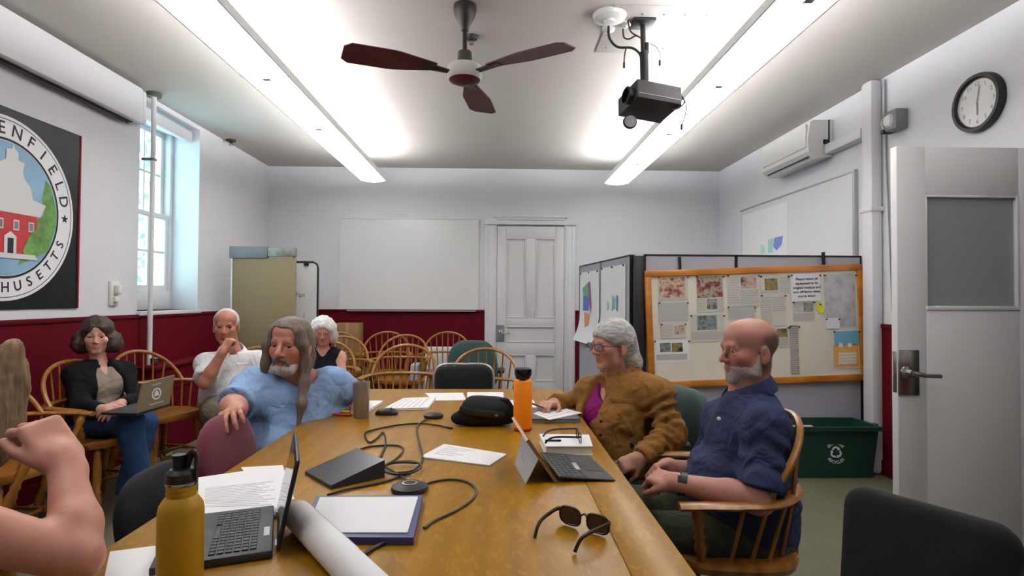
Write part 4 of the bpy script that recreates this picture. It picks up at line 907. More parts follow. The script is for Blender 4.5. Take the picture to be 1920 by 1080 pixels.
# open black laptop
H1,H2=V((-.548,1.462,.747)),V((-.458,1.218,.747)); hd=(H2-H1).normalized(); Lk=(H2-H1).length; pd=V((hd.y,-hd.x,0)); pd=pd if pd.x<0 else -pd   # towards the user
lp=thing('laptop','open black laptop with its screen side-on beside the yellow bottle','laptop',(H1.x,H1.y,TZ))
M['lap']=mat('laptop_black',(44,48,54),.5,bump=.03,bscale=200); M['keys']=mat('key_black',(30,32,36),.45)
FL=frame(hd,pd,(0,0,1) if hd.cross(pd).z>0 else (0,0,-1)); sgz=1 if hd.cross(pd).z>0 else -1
LF=Matrix.Translation(H1-V((H1.x,H1.y,TZ)))@frame(hd,pd,hd.cross(pd))
def lz(z): return z*sgz
ob('base',G().box((Lk/2,.115,lz(.002)),(Lk+.02,.22,.018),LF,.004),M['lap'],lp)
ob('touchpad',G().box((Lk/2,.185,lz(.0115)),(.095,.058,.002),LF),M['dark'],lp,False); ob('track_dot',G().lathe([(0,.003),(.003,.002),(.0035,0)],8,LF@Matrix.Translation((Lk/2-.005,.09,lz(.012)))),mat('red_dot',(190,30,40),.5),lp)
kw=.0158; km=mesh('key',G().box((0,0,0),(.0135,.0125,.003),bev=.0012),M['keys'])
for r_ in range(6):
    for c_ in range(15):
        if r_==5 and 4<c_<9: continue
        k=put('key',km,lp); k.matrix_local=LF@Matrix.Translation((.014+c_*(Lk-.028)/14,.042+r_*.0155,lz(.0125)))
k=put('space_key',mesh('space_key',G().box((0,0,0),(.062,.0125,.003),bev=.0012),M['keys']),lp); k.matrix_local=LF@Matrix.Translation((Lk/2+.0,.042+5*.0155,lz(.0125)))
for x_ in (.03,Lk-.03): ob('hinge',G().tube([LF@V((x_-.016,-.004,lz(.006))),LF@V((x_+.016,-.004,lz(.006)))],.006,8),M['alu'],lp)
ob('sticker',G().box((Lk*.62,.018,lz(.0115)),(.05,.012,.001),LF),M['paper'],lp,False)
su=(pd*-.20+V((0,0,.98))).normalized(); sn=hd.cross(su)
SF=Matrix.Translation(H1-V((H1.x,H1.y,TZ))-pd*.006+V((0,0,.006)))@frame(hd,su,sn)
sd=1 if (SF.to_3x3()@V((0,0,1))).dot(pd)>0 else -1
ld_=ob('screen_lid',G().box((Lk/2,.094,0),(Lk+.02,.188,.008),SF,.003),M['black'],lp)
ob('display',G().box((Lk/2,.096,sd*.0045),(Lk-.008,.165,.0012),SF),mat('dark_display',(36,34,38),.08,spec=.6),ld_,False)
# white rolled drawing
A,B=onz(553,960,.775),onz(672,1080,.775); d=(B-A).normalized(); A2=A+d*.02; B2=B+d*.22
rl=thing('paper_roll','large white rolled drawing lying between laptop and blue binder','paper roll',tuple(V((A2.x,A2.y,TZ))))
side=V((0,0,1)).cross(d)
def spiral(u,v):
    a=u*2*math.pi*1.9; r=.034-.0032*u*1.9; c=A2+(B2-A2)*v; c.z=TZ+.0345; return c+side*(math.cos(a)*r)+V((0,0,math.sin(a)*r))
wob('outer_sheet',G().sheet(spiral,56,4,.0006),M['paper'],rl)
wob('inner_roll',G().tube([V((A2.x,A2.y,TZ+.0345))+d*.004,V((B2.x,B2.y,TZ+.0345))-d*.004],.024,20,False),mat('roll_inside',(214,212,216),.7),rl)
wob('loose_edge',G().sheet(lambda u,v:V((A2.x,A2.y,TZ+.0345))+d*(.0+.30*v)+side*(.026+.012*u)*(-1 if side.x<0 else 1)+V((0,0,.022-.020*u)),4,4,.0006),M['paper'],rl)
# blue binder with a white page
t=thing('blue_binder','slim blue-violet binder with a white page on its cover','binder',tuple(V((onz(680,970,TZ).x,onz(680,970,TZ).y,TZ))))
g,P=quad([(592,930),(793,928),(775,1008),(560,1006)],.757,.016); wob('cover',g,mat('violet_blue',(54,58,110),.4),t,False)
g,P=quad([(600,932),(784,931),(764,998),(572,998)],.7595,.0025); wob('page',g,M['paper'],t,False)
# wedge-shaped black console
cs_=thing('wedge_console','black wedge-shaped conference console on the table','console',(-.45,1.76,TZ))
a_,b_,c_,d_=V((-.580,1.776,TZ)),V((-.462,1.638,TZ)),V((-.332,1.745,TZ)),V((-.450,1.883,TZ))
g=G(); g.add([a_,b_,c_,d_,a_+V((0,0,.010)),b_+V((0,0,.010)),c_+V((0,0,.052)),d_+V((0,0,.052))],[(3,2,1,0),(4,5,6,7),(0,1,5,4),(1,2,6,5),(2,3,7,6),(3,0,4,7)]); wob('wedge',g,mat('console_charcoal',(44,44,50),.5),cs_,False)
tp=(d_-a_).normalized(); g=G(); e=.004; nn=V((0,0,.0012))
g.add([a_+V((0,0,.0102)),b_+V((0,0,.0102)),c_+V((0,0,.0522)),d_+V((0,0,.0522)),a_+V((0,0,.0102))+nn,b_+V((0,0,.0102))+nn,c_+V((0,0,.0522))+nn,d_+V((0,0,.0522))+nn],[(3,2,1,0),(4,5,6,7),(0,1,5,4),(1,2,6,5),(2,3,7,6),(3,0,4,7)]); wob('touch_screen',g,mat('console_screen',(52,54,60),.25),cs_,False)
# microphone pucks
def puck(label,px,py,r,ring=True):
    p=onz(px,py,TZ); t=thing('microphone_puck',label,'microphone',(p.x,p.y,TZ)); ob('housing',G().lathe([(r*.9,0),(r,.006),(r*.97,.014),(r*.7,.020),(0,.022)],28),M['dark'],t)
    if ring: ob('button_ring',G().lathe([(r*.30,.0208),(r*.42,.0205),(r*.42,.0225),(r*.30,.0228),(r*.30,.0208)],24,None,False),M['chrome'],t)
puck('black microphone puck with metal ring beside the blue binder',768,920,.052)
puck('dark microphone puck near the black pouch',813,783,.045,False)
p=onz(725,777,TZ); mo=thing('computer_mouse','small black mouse on the table near the document stack','mouse',(p.x,p.y,TZ))
ob('shell',G().sheet(lambda u,v:(.052*math.cos(math.pi*(u))*1.0,.030*math.cos(math.pi*v)*math.sin(math.pi*max(.02,min(.98,u)))**.5,.030*math.sin(math.pi*v)**.6*math.sin(math.pi*max(.02,min(.98,u)))**.6),14,10,.002),M['black'],mo,ang=1.3)
ob('wheel',G().lathe([(.006,-.003),(.006,.003)],12,frame((1,0,0),(0,0,1),(0,-1,0),(.02,0,.026))),M['grey'],mo)
# cables
def cable(label,pts,r=.0036,z=.7445,bumps=(),plug=None):
    P=[onz(x,y,z) for x,y in pts]
    for i,h in bumps: P[i].z+=h
    t=thing('cable',label,'cable',tuple(V((P[0].x,P[0].y,TZ))),0,'black cables on the table'); wob('cord',G().tube(catmull(P,6),r,6),M['dark'],t)
    if plug is not None:
        e=P[-1]; d=(P[-1]-P[-2]).normalized(); wob('plug',G().tube([e,e+d*.03],[.0055,.0055],8),M['dark'],t)
cable('cable bending from the wedge console\'s back edge',[(668,846),(690,838),(725,835),(748,836),(756,844),(740,862),(712,876)])
cable('cable zigzagging to a plug before the black pouch',[(706,868),(722,838),(722,818),(717,811),(706,822),(692,829),(684,813),(700,806),(745,797),(790,794),(820,797),(838,801)],plug=1)
cable('cable from the small puck down to the coil',[(800,786),(786,795),(782,808),(788,835),(792,856),(787,872),(768,884),(735,886),(718,880)])
cable('coiled cable loop between console and handout',[(715,876),(735,868),(765,865),(786,869),(788,878),(765,888),(735,888),(716,880),(722,872),(750,867),(780,868)],z=.752)
cable('cable from the coil to the ringed microphone puck',[(722,876),(742,886),(762,900),(776,913)],z=.7475)
cable('cable sweeping right of the ringed microphone puck',[(786,915),(806,905),(845,899),(878,904),(893,919),(885,936),(855,957),(815,976),(795,990)])
cable('cable running along the console\'s front to the binder',[(770,887),(740,897),(718,904),(690,910),(650,918),(614,928)])
cable('cable emerging under the blue binder towards the paper roll',[(735,1012),(712,1022),(690,1034),(672,1048)],.005)
# tablet with keyboard and kickstand
B1,B2_=V((.184,1.69,.745)),V((.150,1.962,.745)); T1,T2=at(991,824,1.668),at(963,781,1.935)
tbv=thing('tablet_computer','silver tablet on its kickstand with grey keyboard cover','tablet',(.16,1.83,TZ))
def slab(n,P,th,nrm,m,p,dz=0):
    nrm=V(nrm).normalized()*th; g=G(); P=[V(q) for q in P]; g.add(P+[q+nrm for q in P],[(3,2,1,0),(4,5,6,7),(0,1,5,4),(1,2,6,5),(2,3,7,6),(3,0,4,7)]); return wob(n,g,m,p,False)
nb=(B2_-B1).cross(T1-B1).normalized(); nb=nb if nb.x<0 else -nb
M['tsilver']=mat('tablet_silver',(190,192,196),.35,metal=.5)
scn=slab('screen_body',[B1,B2_,T2,T1],.009,nb,mat('tablet_bronze',(150,118,104),.4,metal=.4),tbv)
slab('display',[B1*.98+T2*.02-nb*.0005,B2_*.98+T1*.02-nb*.0005,T2*.97+B1*.03-nb*.0005,T1*.97+B2_*.03-nb*.0005],.0008,-nb,mat('tablet_glass',(20,20,24),.08),scn)
K0,K1=onz(985,908,TZ+.001),onz(965,871,TZ+.001); m1,m2=B1*.42+T1*.58,B2_*.42+T2*.58
ks=slab('kickstand',[K0,K1,m2+nb*.010,m1+nb*.010],.003,V((1,0,.4)),M['tsilver'],tbv)
k1,k2,k3,k4=B1+V((.004,0,.010)),V((.357,1.70,.7412)),V((.324,1.957,.7412)),B2_+V((.004,0,.010))
kb=slab('keyboard_cover',[k1,k2,k3,k4],.004,(0,0,1),mat('keyboard_grey',(58,58,62),.6),tbv)
def kq(u,v): return (k1*(1-u)+k2*u)*(1-v)+(k4*(1-u)+k3*u)*v+V((0,0,.0045))
kd=(k2-k1).normalized(); kv=(k4-k1).normalized(); kn=kd.cross(kv)
M['kshine']=mat('key_painted_shine',(190,190,190),.15); ka=mesh('key',G().box((0,0,0),(.0145,.0165,.002),bev=.0008),M['keys'])  # kshine: reflected light on the space key, put into its pale base colour
KF=frame(kd,kn.cross(kd),kn)
for r_ in range(5):
    for c_ in range(13):
        if r_==4 and 3<c_<8: continue
        p=kq(.10+r_*.098,.05+c_*.075); o=put('key',ka,kb); o.matrix_local=Matrix.Translation(p-V(tbv.location))@KF
p=kq(.10+4*.098,.05+5.5*.075); o=put('space_key',mesh('space_key',G().box((0,0,0),(.0145,.075,.002),bev=.0008),M['kshine']),kb); o.matrix_local=Matrix.Translation(p-V(tbv.location))@KF
slab('trackpad',[kq(.60,.3),kq(.93,.3),kq(.93,.68),kq(.60,.68)],.0006,(0,0,1),M['dark'],kb)
for i,(u,v) in enumerate(((.5,.45),(.42,.60))):
    c=K0*(1-v)*.5+K1*v*.5+(m1*(1-v)+m2*v)*.5; o=put('logo_mark',textmesh('⁄' if i else '/',.018,M['grey']),ks); o.matrix_local=Matrix.Translation(c-V(tbv.location)+V((-.008,0,.0)))@frame((0,1,0),(.3,0,1),(-1,0,.3))
# thick book with eyeglasses
b0=[(.174,1.982),(.338,1.982),(.352,2.15),(.166,2.165)]
bk=thing('paperback_book','thick white paperback book beside the tablet keyboard','book',(.255,2.07,TZ)); 
def slab2(n,pts,z0,z1,m,p): 
    g=G().prism(pts,z1-z0,None,z0); return wob(n,g,m,p,False)
slab2('back_cover',b0,TZ+.0005,TZ+.003,M['paper'],bk); cx,cy=.2575,2.07
slab2('pages',[(cx+(x-cx)*.965,cy+(y-cy)*.965) for x,y in b0],TZ+.003,TZ+.030,mat('page_edges',(222,216,196),.8,var=.06,vscale=300,stretch=(.05,.05,4)),bk); slab2('front_cover',b0,TZ+.030,TZ+.0325,M['paper'],bk)
def glasses(name,label,Mx,m_f,m_l,wd=.125,lh=.036,tl=.125,loc=(0,0,0),fold=0,rim=.0018,fallen=0,filled=True,droop=.02):
    t=thing(name,label,'glasses',loc); lw=(wd-.018)/2
    for s in (-1,1):
        c=s*(lw/2+.009); P=[]
        for k in range(20):
            a=2*math.pi*k/20; P.append((c+lw/2*math.copysign(abs(math.cos(a))**.75,math.cos(a)),0,lh/2*math.copysign(abs(math.sin(a))**.75,math.sin(a))-.002*abs(c)))
        fr=ob('rim',G().tube([Mx@V(p) for p in P],rim,6,closed=True),m_f,t)
        g=G(); n=len(P); g.add([Mx@V((x,-.0006,z)) for x,y,z in P]+[Mx@V((x,.0006,z)) for x,y,z in P],[tuple(range(n)),tuple(range(2*n-1,n-1,-1))]+[(i,(i+1)%n,n+(i+1)%n,n+i) for i in range(n)]); ob('lens',g,m_l,fr)
        e=s*(wd/2)
        ob('temple',G().tube([Mx@V(p) for p in catmull([(e,0,lh*.25),(e+s*.004,.012,lh*.25),(e-s*.004,tl*.6,lh*.22),(e-s*.010,tl*.85,lh*.05),(e-s*.014,tl,-droop)],5)],[rim*1.5]*20+[rim*1.6],6,flat=(1.3,.8)),m_f,t)
    ob('bridge',G().tube([Mx@V(p) for p in catmull([(-.010,0,lh*.15),(0,-.004,lh*.28),(.010,0,lh*.15)],4)],rim,6),m_f,t)
    return t
gl=panemat('spectacle_lens',(.92,.93,.93),.10,.03)
q=V((.300,2.06,TZ+.0325+.019)); GM=frame((0,1,0),(-1,0,0),(0,0,1))
glasses('eyeglasses','folded-out reading glasses with grey temples on the white book',GM,mat('gunmetal',(60,54,54),.35,metal=.5),gl,.125,.036,.125,tuple(q),droop=.016)
pen('black pen lying on the white book',(1022,826),(1052,826),.776,.0035,M['black'])
# sunglasses
M['shade']=mat('brown_lens',(46,26,16),.1,spec=.6)
S0,S1=V((.160,1.385,.775)),V((.256,1.300,.775)); sx=(S1-S0).normalized(); sy=V((sx.y,-sx.x,0)); sy=sy if sy.y<0 else -sy
SMx=frame(sx,sy,sx.cross(sy) if sx.cross(sy).z>0 else -sx.cross(sy))
sgm=SMx@Matrix.Rotation(0,4,'X')
glasses('sunglasses','brown sunglasses lying near the table\'s front edge',sgm,mat('sun_brown',(46,22,20),.35),M['shade'],.135,.042,.118,tuple((S0+S1)/2-V((0,0,.0095))),rim=.0028,droop=.021)
# grey closed laptop with papers at the far right
l2=thing('laptop','closed grey laptop under papers before the woman in brown','laptop',(.27,2.62,TZ))
L2=[(.160,2.50),(.370,2.50),(.376,2.74),(.150,2.74)]
slab2('base',L2,TZ+.001,TZ+.012,M['grey'],l2); slab2('lid',L2,TZ+.0125,TZ+.019,mat('lid_grey',(98,98,104),.4,metal=.3),l2)
paper('white page lying on the closed grey laptop',[(1000,775),(1040,760),(1092,774),(1030,787)],.7605,.0012,4)
# ------------------------------------------------ soft shapes: signed distance fields turned into one mesh
def nv_(v): v=np.array(tuple(v),float); return v/np.linalg.norm(v)
class SDF:
    def __init__(s,lo,hi,step,fine=()):
        "fine: list of (lo,hi,step) boxes in which the grid is finer"
        s.ax=[]
        for k in range(3):
            xs=[lo[k]]
            while xs[-1]<hi[k]:
                x=xs[-1]; st=step
                for a,b,q in fine:
                    if a[k]-st<=x<=b[k]: st=min(st,q)
                xs.append(x+st)
            s.ax.append(np.array(xs))
        s.D=np.full([len(a) for a in s.ax],.5,dtype=np.float32)
    def sub(s,lo,hi):
        sl=[]
        for k in range(3):
            i=max(0,np.searchsorted(s.ax[k],lo[k])-1); j=min(len(s.ax[k]),np.searchsorted(s.ax[k],hi[k])+1); sl.append(slice(i,max(i,j)))
        X=s.ax[0][sl[0]][:,None,None]; Y=s.ax[1][sl[1]][None,:,None]; Z=s.ax[2][sl[2]][None,None,:]
        return tuple(sl),X,Y,Z
    def mix(s,sl,d,k,op):
        A=s.D[sl]
        if A.size==0: return
        if op=='u':
            if k>0: h=np.clip(.5+.5*(A-d)/k,0,1); r=A*(1-h)+d*h-k*h*(1-h)
            else: r=np.minimum(A,d)
        else:
            if k>0: h=np.clip(.5-.5*(A+d)/k,0,1); r=A*(1-h)+(-d)*h+k*h*(1-h)
            else: r=np.maximum(A,-d)
        s.D[sl]=r
    def cone(s,a,b,ra,rb,k=.02,op='u',pad=.07,flat=False):
        a=np.array(a,float);b=np.array(b,float); m=max(ra,rb)+pad
        sl,X,Y,Z=s.sub(np.minimum(a,b)-m,np.maximum(a,b)+m)
        ba=b-a; L=ba@ba+1e-12
        px,py,pz=X-a[0],Y-a[1],Z-a[2]
        h=np.clip((px*ba[0]+py*ba[1]+pz*ba[2])/L,0,1)
        d=np.sqrt((px-h*ba[0])**2+(py-h*ba[1])**2+(pz-h*ba[2])**2)-(ra+(rb-ra)*h)
        if flat:
            n=ba/np.sqrt(L); d=np.maximum(d,px*n[0]+py*n[1]+pz*n[2]-np.sqrt(L))
        s.mix(sl,d,k,op); return s
    def ell(s,c,r,R=None,k=.02,op='u',pad=.07):
        c=np.array(c,float); r=np.array(r,float); m=r.max()+pad
        sl,X,Y,Z=s.sub(c-m,c+m); px,py,pz=X-c[0],Y-c[1],Z-c[2]
        if R is not None:
            R=np.array(R)[:3,:3]; q=[px*R[0,i]+py*R[1,i]+pz*R[2,i] for i in range(3)]
        else: q=[px,py,pz]
        k0=np.sqrt((q[0]/r[0])**2+(q[1]/r[1])**2+(q[2]/r[2])**2); k1=np.sqrt((q[0]/r[0]**2)**2+(q[1]/r[1]**2)**2+(q[2]/r[2]**2)**2)+1e-9
        s.mix(sl,k0*(k0-1)/k1,k,op); return s
    def rbox(s,c,h,rr,R=None,k=.02,op='u',pad=.07):
        c=np.array(c,float); m=np.linalg.norm(h)+rr+pad
        sl,X,Y,Z=s.sub(c-m,c+m); px,py,pz=X-c[0],Y-c[1],Z-c[2]
        if R is not None:
            R=np.array(R)[:3,:3]; q=[px*R[0,i]+py*R[1,i]+pz*R[2,i] for i in range(3)]
        else: q=[px,py,pz]
        e=[np.abs(q[i])-h[i]+rr for i in range(3)]
        d=np.sqrt(sum(np.maximum(x,0)**2 for x in e))+np.minimum(np.maximum(np.maximum(e[0],e[1]),e[2]),0)-rr
        s.mix(sl,d,k,op); return s
    def cut(s,p,n,k=.004):
        "remove everything on the side n points to"
        n=np.array(n,float); n/=np.linalg.norm(n); p=np.array(p,float)
        d=(s.ax[0][:,None,None]-p[0])*n[0]+(s.ax[1][None,:,None]-p[1])*n[1]+(s.ax[2][None,None,:]-p[2])*n[2]
        s.mix((slice(None),)*3,-d.astype(np.float32),k,'s'); return s
    def wrinkle(s,amp,freq,seed=0,dirs=4,mask=None):
        r=np.random.default_rng(seed); X=s.ax[0][:,None,None];Y=s.ax[1][None,:,None];Z=s.ax[2][None,None,:]; w=0
        for i in range(dirs):
            v=r.normal(size=3); v/=np.linalg.norm(v); v2=r.normal(size=3)*freq*.35
            ph=r.uniform(0,6.28)+1.6*np.sin(X*v2[0]+Y*v2[1]+Z*v2[2]+r.uniform(0,6)); f=freq*r.uniform(.6,1.5)
            w=w+np.sin((X*v[0]+Y*v[1]+Z*v[2])*f+ph)
        w=w/dirs*amp
        if mask is not None: w=w*mask(X,Y,Z)
        s.D=s.D+w.astype(np.float32); return s
    def rings(s,a,b,rad,amp,n,seed=0,side=None):
        "creases running round a sleeve between a and b"
        a=np.array(tuple(a),float); b=np.array(tuple(b),float); sl,X,Y,Z=s.sub(np.minimum(a,b)-rad*1.4,np.maximum(a,b)+rad*1.4); ba=b-a; L=ba@ba
        px,py,pz=X-a[0],Y-a[1],Z-a[2]; t=(px*ba[0]+py*ba[1]+pz*ba[2])/L; d=np.sqrt((px-t*ba[0])**2+(py-t*ba[1])**2+(pz-t*ba[2])**2)
        r=np.random.default_rng(seed); v=r.normal(size=3)*18; ph=1.3*np.sin(px*v[0]+py*v[1]+pz*v[2])
        w=np.sin(t*n*6.283+ph)*np.clip(1-np.abs(t-.5)*2,0,1)**.6*np.clip((rad*1.35-d)/(rad*.35),0,1)
        if side is not None:
            side=nv_(side); c=(px*side[0]+py*side[1]+pz*side[2])/rad; w=w*np.clip(.5+.6*c,0,1)
        s.D[sl]=s.D[sl]+(amp*w).astype(np.float32); return s
    def mesh(s,name,m,colfn=None):
        D=s.D; ins=D<0; nx,ny,nz=D.shape
        cs=[ins[i:nx-1+i,j:ny-1+j,k:nz-1+k] for i in (0,1) for j in (0,1) for k in (0,1)]
        cnt=sum(c.astype(np.int8) for c in cs); act=(cnt>0)&(cnt<8)
        idx=np.argwhere(act); vid=np.full(act.shape,-1,np.int64); vid[act]=np.arange(len(idx))
        pos=np.zeros((len(idx),3)); wt=np.zeros(len(idx)); I=idx
        co=[(i,j,k) for i in (0,1) for j in (0,1) for k in (0,1)]
        ax=s.ax
        for a in range(8):
            for b in range(a+1,8):
                A,B=co[a],co[b]
                if sum(abs(A[q]-B[q]) for q in range(3))!=1: continue
                da=D[I[:,0]+A[0],I[:,1]+A[1],I[:,2]+A[2]]; db=D[I[:,0]+B[0],I[:,1]+B[1],I[:,2]+B[2]]
                cr=(da<0)!=(db<0); t=np.where(cr,da/(da-db+1e-20),0)
                for q in range(3):
                    xa=ax[q][I[:,q]+A[q]]; xb=ax[q][I[:,q]+B[q]]; pos[:,q]+=np.where(cr,xa+(xb-xa)*t,0)
                wt+=cr
        pos/=np.maximum(wt,1)[:,None]
        F_=[]
        for axis in range(3):
            sh=[nx,ny,nz]; sl0=[slice(1,n-1) for n in sh]; sl0[axis]=slice(0,sh[axis]-1); sl1=list(sl0); sl1[axis]=slice(1,sh[axis])
            a=ins[tuple(sl0)]; b=ins[tuple(sl1)]; e=np.argwhere(a!=b); 
            if len(e)==0: continue
            fl=a[e[:,0],e[:,1],e[:,2]]
            e=e+np.array([0 if q==axis else 1 for q in range(3)])
            o1,o2=[q for q in range(3) if q!=axis]
            def vv(d1,d2):
                c=e.copy(); c[:,o1]-=d1; c[:,o2]-=d2; return vid[c[:,0],c[:,1],c[:,2]]
            qd=np.stack([vv(1,1),vv(0,1),vv(0,0),vv(1,0)],1)
            sw=fl if axis!=1 else ~fl
            qd[~sw]=qd[~sw][:,::-1]; F_.append(qd)
        F_=np.concatenate(F_); F_=F_[(F_>=0).all(1)]
        me=bpy.data.meshes.new(name); me.vertices.add(len(pos)); me.vertices.foreach_set('co',pos.astype(np.float32).ravel())
        me.loops.add(F_.size); me.loops.foreach_set('vertex_index',F_.astype(np.int32).ravel())
        me.polygons.add(len(F_)); me.polygons.foreach_set('loop_start',np.arange(0,F_.size,4,dtype=np.int32)); me.polygons.foreach_set('loop_total',np.full(len(F_),4,np.int32))
        me.update(calc_edges=True); me.validate(); me.shade_smooth()
        if m is not None: me.materials.append(m)
        if colfn is not None:
            c=np.ones((len(pos),4),np.float32); c[:,:3]=colfn(pos); at_=me.color_attributes.new('tint','FLOAT_COLOR','POINT'); at_.data.foreach_set('color',c.ravel())
        return me
def sdfob(name,S,m,parent=None,colfn=None):
    me=S.mesh(name,m,colfn)
    if parent is not None:
        t=rootloc(parent); me.transform(Matrix.Translation(-t))
    return put(name,me,parent)
# black pouch on the table
c=onz(905,802,TZ); pc_=(c.x+.002,c.y+.07)
S=SDF((pc_[0]-.2,pc_[1]-.15,TZ-.01),(pc_[0]+.2,pc_[1]+.15,TZ+.16),.006)
S.rbox((pc_[0]+.01,pc_[1],TZ+.052),(.105,.075,.050),.04,k=0).rbox((pc_[0]-.0,pc_[1]+.01,TZ+.075),(.08,.05,.040),.035,k=.03).ell((pc_[0]-.11,pc_[1]-.02,TZ+.03),(.035,.03,.028),k=.03).ell((pc_[0]+.115,pc_[1]-.02,TZ+.045),(.03,.04,.04),k=.03)
S.wrinkle(.006,45,3).cut((0,0,TZ+.001),(0,0,-1))
pu=thing('fabric_pouch','black zipped fabric pouch lying on the table','pouch',(pc_[0],pc_[1],TZ)); sdfob('pouch_body',S,M['blackfab'],pu)
wob('strap',G().tube(catmull([(pc_[0]-.10,pc_[1]-.07,TZ+.075),(pc_[0],pc_[1]-.082,TZ+.062),(pc_[0]+.09,pc_[1]-.072,TZ+.05)],6),.010,8,flat=(1.5,.4)),M['black'],pu)
wob('zip_pull',G().box((pc_[0]+.055,pc_[1]-.088,TZ+.055),(.014,.004,.008),bev=.001),M['grey'],pu)
wob('handle',G().tube(catmull([(pc_[0]+.07,pc_[1]-.02,TZ+.10),(pc_[0]+.10,pc_[1]-.04,TZ+.105),(pc_[0]+.128,pc_[1]-.05,TZ+.06)],6),.008,8,flat=(1.6,.5)),M['black'],pu)
# yellow tag on the floor
q=at(318,860,4.42); yt=thing('yellow_tag','small bright yellow tag on the floor under the empty chair','tag',(q.x,q.y,0)); ob('card',G().box((0,0,0),(.13,.075,.004),Matrix.Translation((0,0,.05))@Matrix.Rotation(-.35,4,'Y')@Matrix.Rotation(1.1,4,'X')),mat('tag_yellow',(216,226,60),.6),yt,False); ob('loop',G().tube(catmull([(-.05,.02,.05),(-.09,.05,.09),(-.03,.07,.11),(-.02,.04,.06)],5),.005,6),M['white'],yt)
# ------------------------------------------------ people
def nv(v): v=np.array(v,float); return v/np.linalg.norm(v)
def A3(v): return np.array(tuple(v),float)
def basis(f,u=(0,0,1)):
    f=nv(f); u=np.array(u,float); l=nv(np.cross(u,f)); u=np.cross(f,l); return f,l,u
def skinmat(name,rgb,rough=.5):
    m=bpy.data.materials.new(name); m.use_nodes=True; nt=m.node_tree; b=nt.nodes['Principled BSDF']; L=nt.links.new
    at_=nt.nodes.new('ShaderNodeAttribute'); at_.attribute_name='tint'; tc=nt.nodes.new('ShaderNodeTexCoord'); n=nt.nodes.new('ShaderNodeTexNoise'); n.inputs['Scale'].default_value=22; n.inputs['Detail'].default_value=3; L(tc.outputs['Object'],n.inputs['Vector'])
    r=nt.nodes.new('ShaderNodeValToRGB'); c=s2l(rgb); r.color_ramp.elements[0].position=.3; r.color_ramp.elements[1].position=.7; r.color_ramp.elements[0].color=(c[0]*.93,c[1]*.85,c[2]*.85,1); r.color_ramp.elements[1].color=(min(1,c[0]*1.05),c[1]*1.06,c[2]*1.06,1); L(n.outputs['Fac'],r.inputs[0])
    mx=nt.nodes.new('ShaderNodeMix'); mx.data_type='RGBA'; mx.blend_type='MULTIPLY'; mx.inputs[0].default_value=1; L(r.outputs[0],mx.inputs[6]); L(at_.outputs['Color'],mx.inputs[7]); L(mx.outputs[2],b.inputs['Base Color'])
    b.inputs['Roughness'].default_value=rough; b.inputs['Subsurface Weight'].default_value=.12; b.inputs['Subsurface Radius'].default_value=(.9,.35,.2); b.inputs['Subsurface Scale'].default_value=.012
    bp=nt.nodes.new('ShaderNodeBump'); bp.inputs['Strength'].default_value=.08; bp.inputs['Distance'].default_value=.004; n2=nt.nodes.new('ShaderNodeTexNoise'); n2.inputs['Scale'].default_value=160; L(tc.outputs['Object'],n2.inputs['Vector']); L(n2.outputs['Fac'],bp.inputs['Height']); L(bp.outputs[0],b.inputs['Normal'])
    return m
def hairmat(name,rgb,dark=.6,scale=70,stretch=(1,1,.12)):
    m=mat(name,rgb,.55,var=.0,bump=0); nt=m.node_tree; b=nt.nodes['Principled BSDF']; L=nt.links.new
    tc=nt.nodes.new('ShaderNodeTexCoord'); mp=nt.nodes.new('ShaderNodeMapping'); mp.inputs['Scale'].default_value=stretch; L(tc.outputs['Object'],mp.inputs[0])
    n=nt.nodes.new('ShaderNodeTexNoise'); n.inputs['Scale'].default_value=scale; n.inputs['Detail'].default_value=5; n.inputs['Distortion'].default_value=.6; L(mp.outputs[0],n.inputs['Vector'])
    r=nt.nodes.new('ShaderNodeValToRGB'); c=s2l(rgb); r.color_ramp.elements[0].position=.32; r.color_ramp.elements[1].position=.68; r.color_ramp.elements[0].color=tuple(k*dark for k in c)+(1,); r.color_ramp.elements[1].color=tuple(min(1,k*1.2) for k in c)+(1,); L(n.outputs['Fac'],r.inputs[0]); L(r.outputs[0],b.inputs['Base Color'])
    bp=nt.nodes.new('ShaderNodeBump'); bp.inputs['Strength'].default_value=.7; bp.inputs['Distance'].default_value=.006; L(n.outputs['Fac'],bp.inputs['Height']); L(bp.outputs[0],b.inputs['Normal']); return m
def cloth(name,rgb,var=.08,rough=.88,fold=.55,fscale=13):
    m=mat(name,rgb,rough,var=var,vscale=14,bump=.12,bscale=220,spec=.25); nt=m.node_tree; L=nt.links.new; b=nt.nodes['Principled BSDF']
    tc=nt.nodes.new('ShaderNodeTexCoord'); n=nt.nodes.new('ShaderNodeTexNoise'); n.inputs['Scale'].default_value=fscale; n.inputs['Detail'].default_value=1.5; n.inputs['Distortion'].default_value=1.4; L(tc.outputs['Object'],n.inputs['Vector'])
    bp=nt.nodes.new('ShaderNodeBump'); bp.inputs['Strength'].default_value=fold; bp.inputs['Distance'].default_value=.03; L(n.outputs['Fac'],bp.inputs['Height'])
    old=b.inputs['Normal'].links[0].from_node; L(bp.outputs[0],old.inputs['Normal']); return m
M['eyew']=mat('eye_white',(176,160,152),.3)
def iris(rgb): return mat('iris_%d'%sum(rgb),rgb,.15)
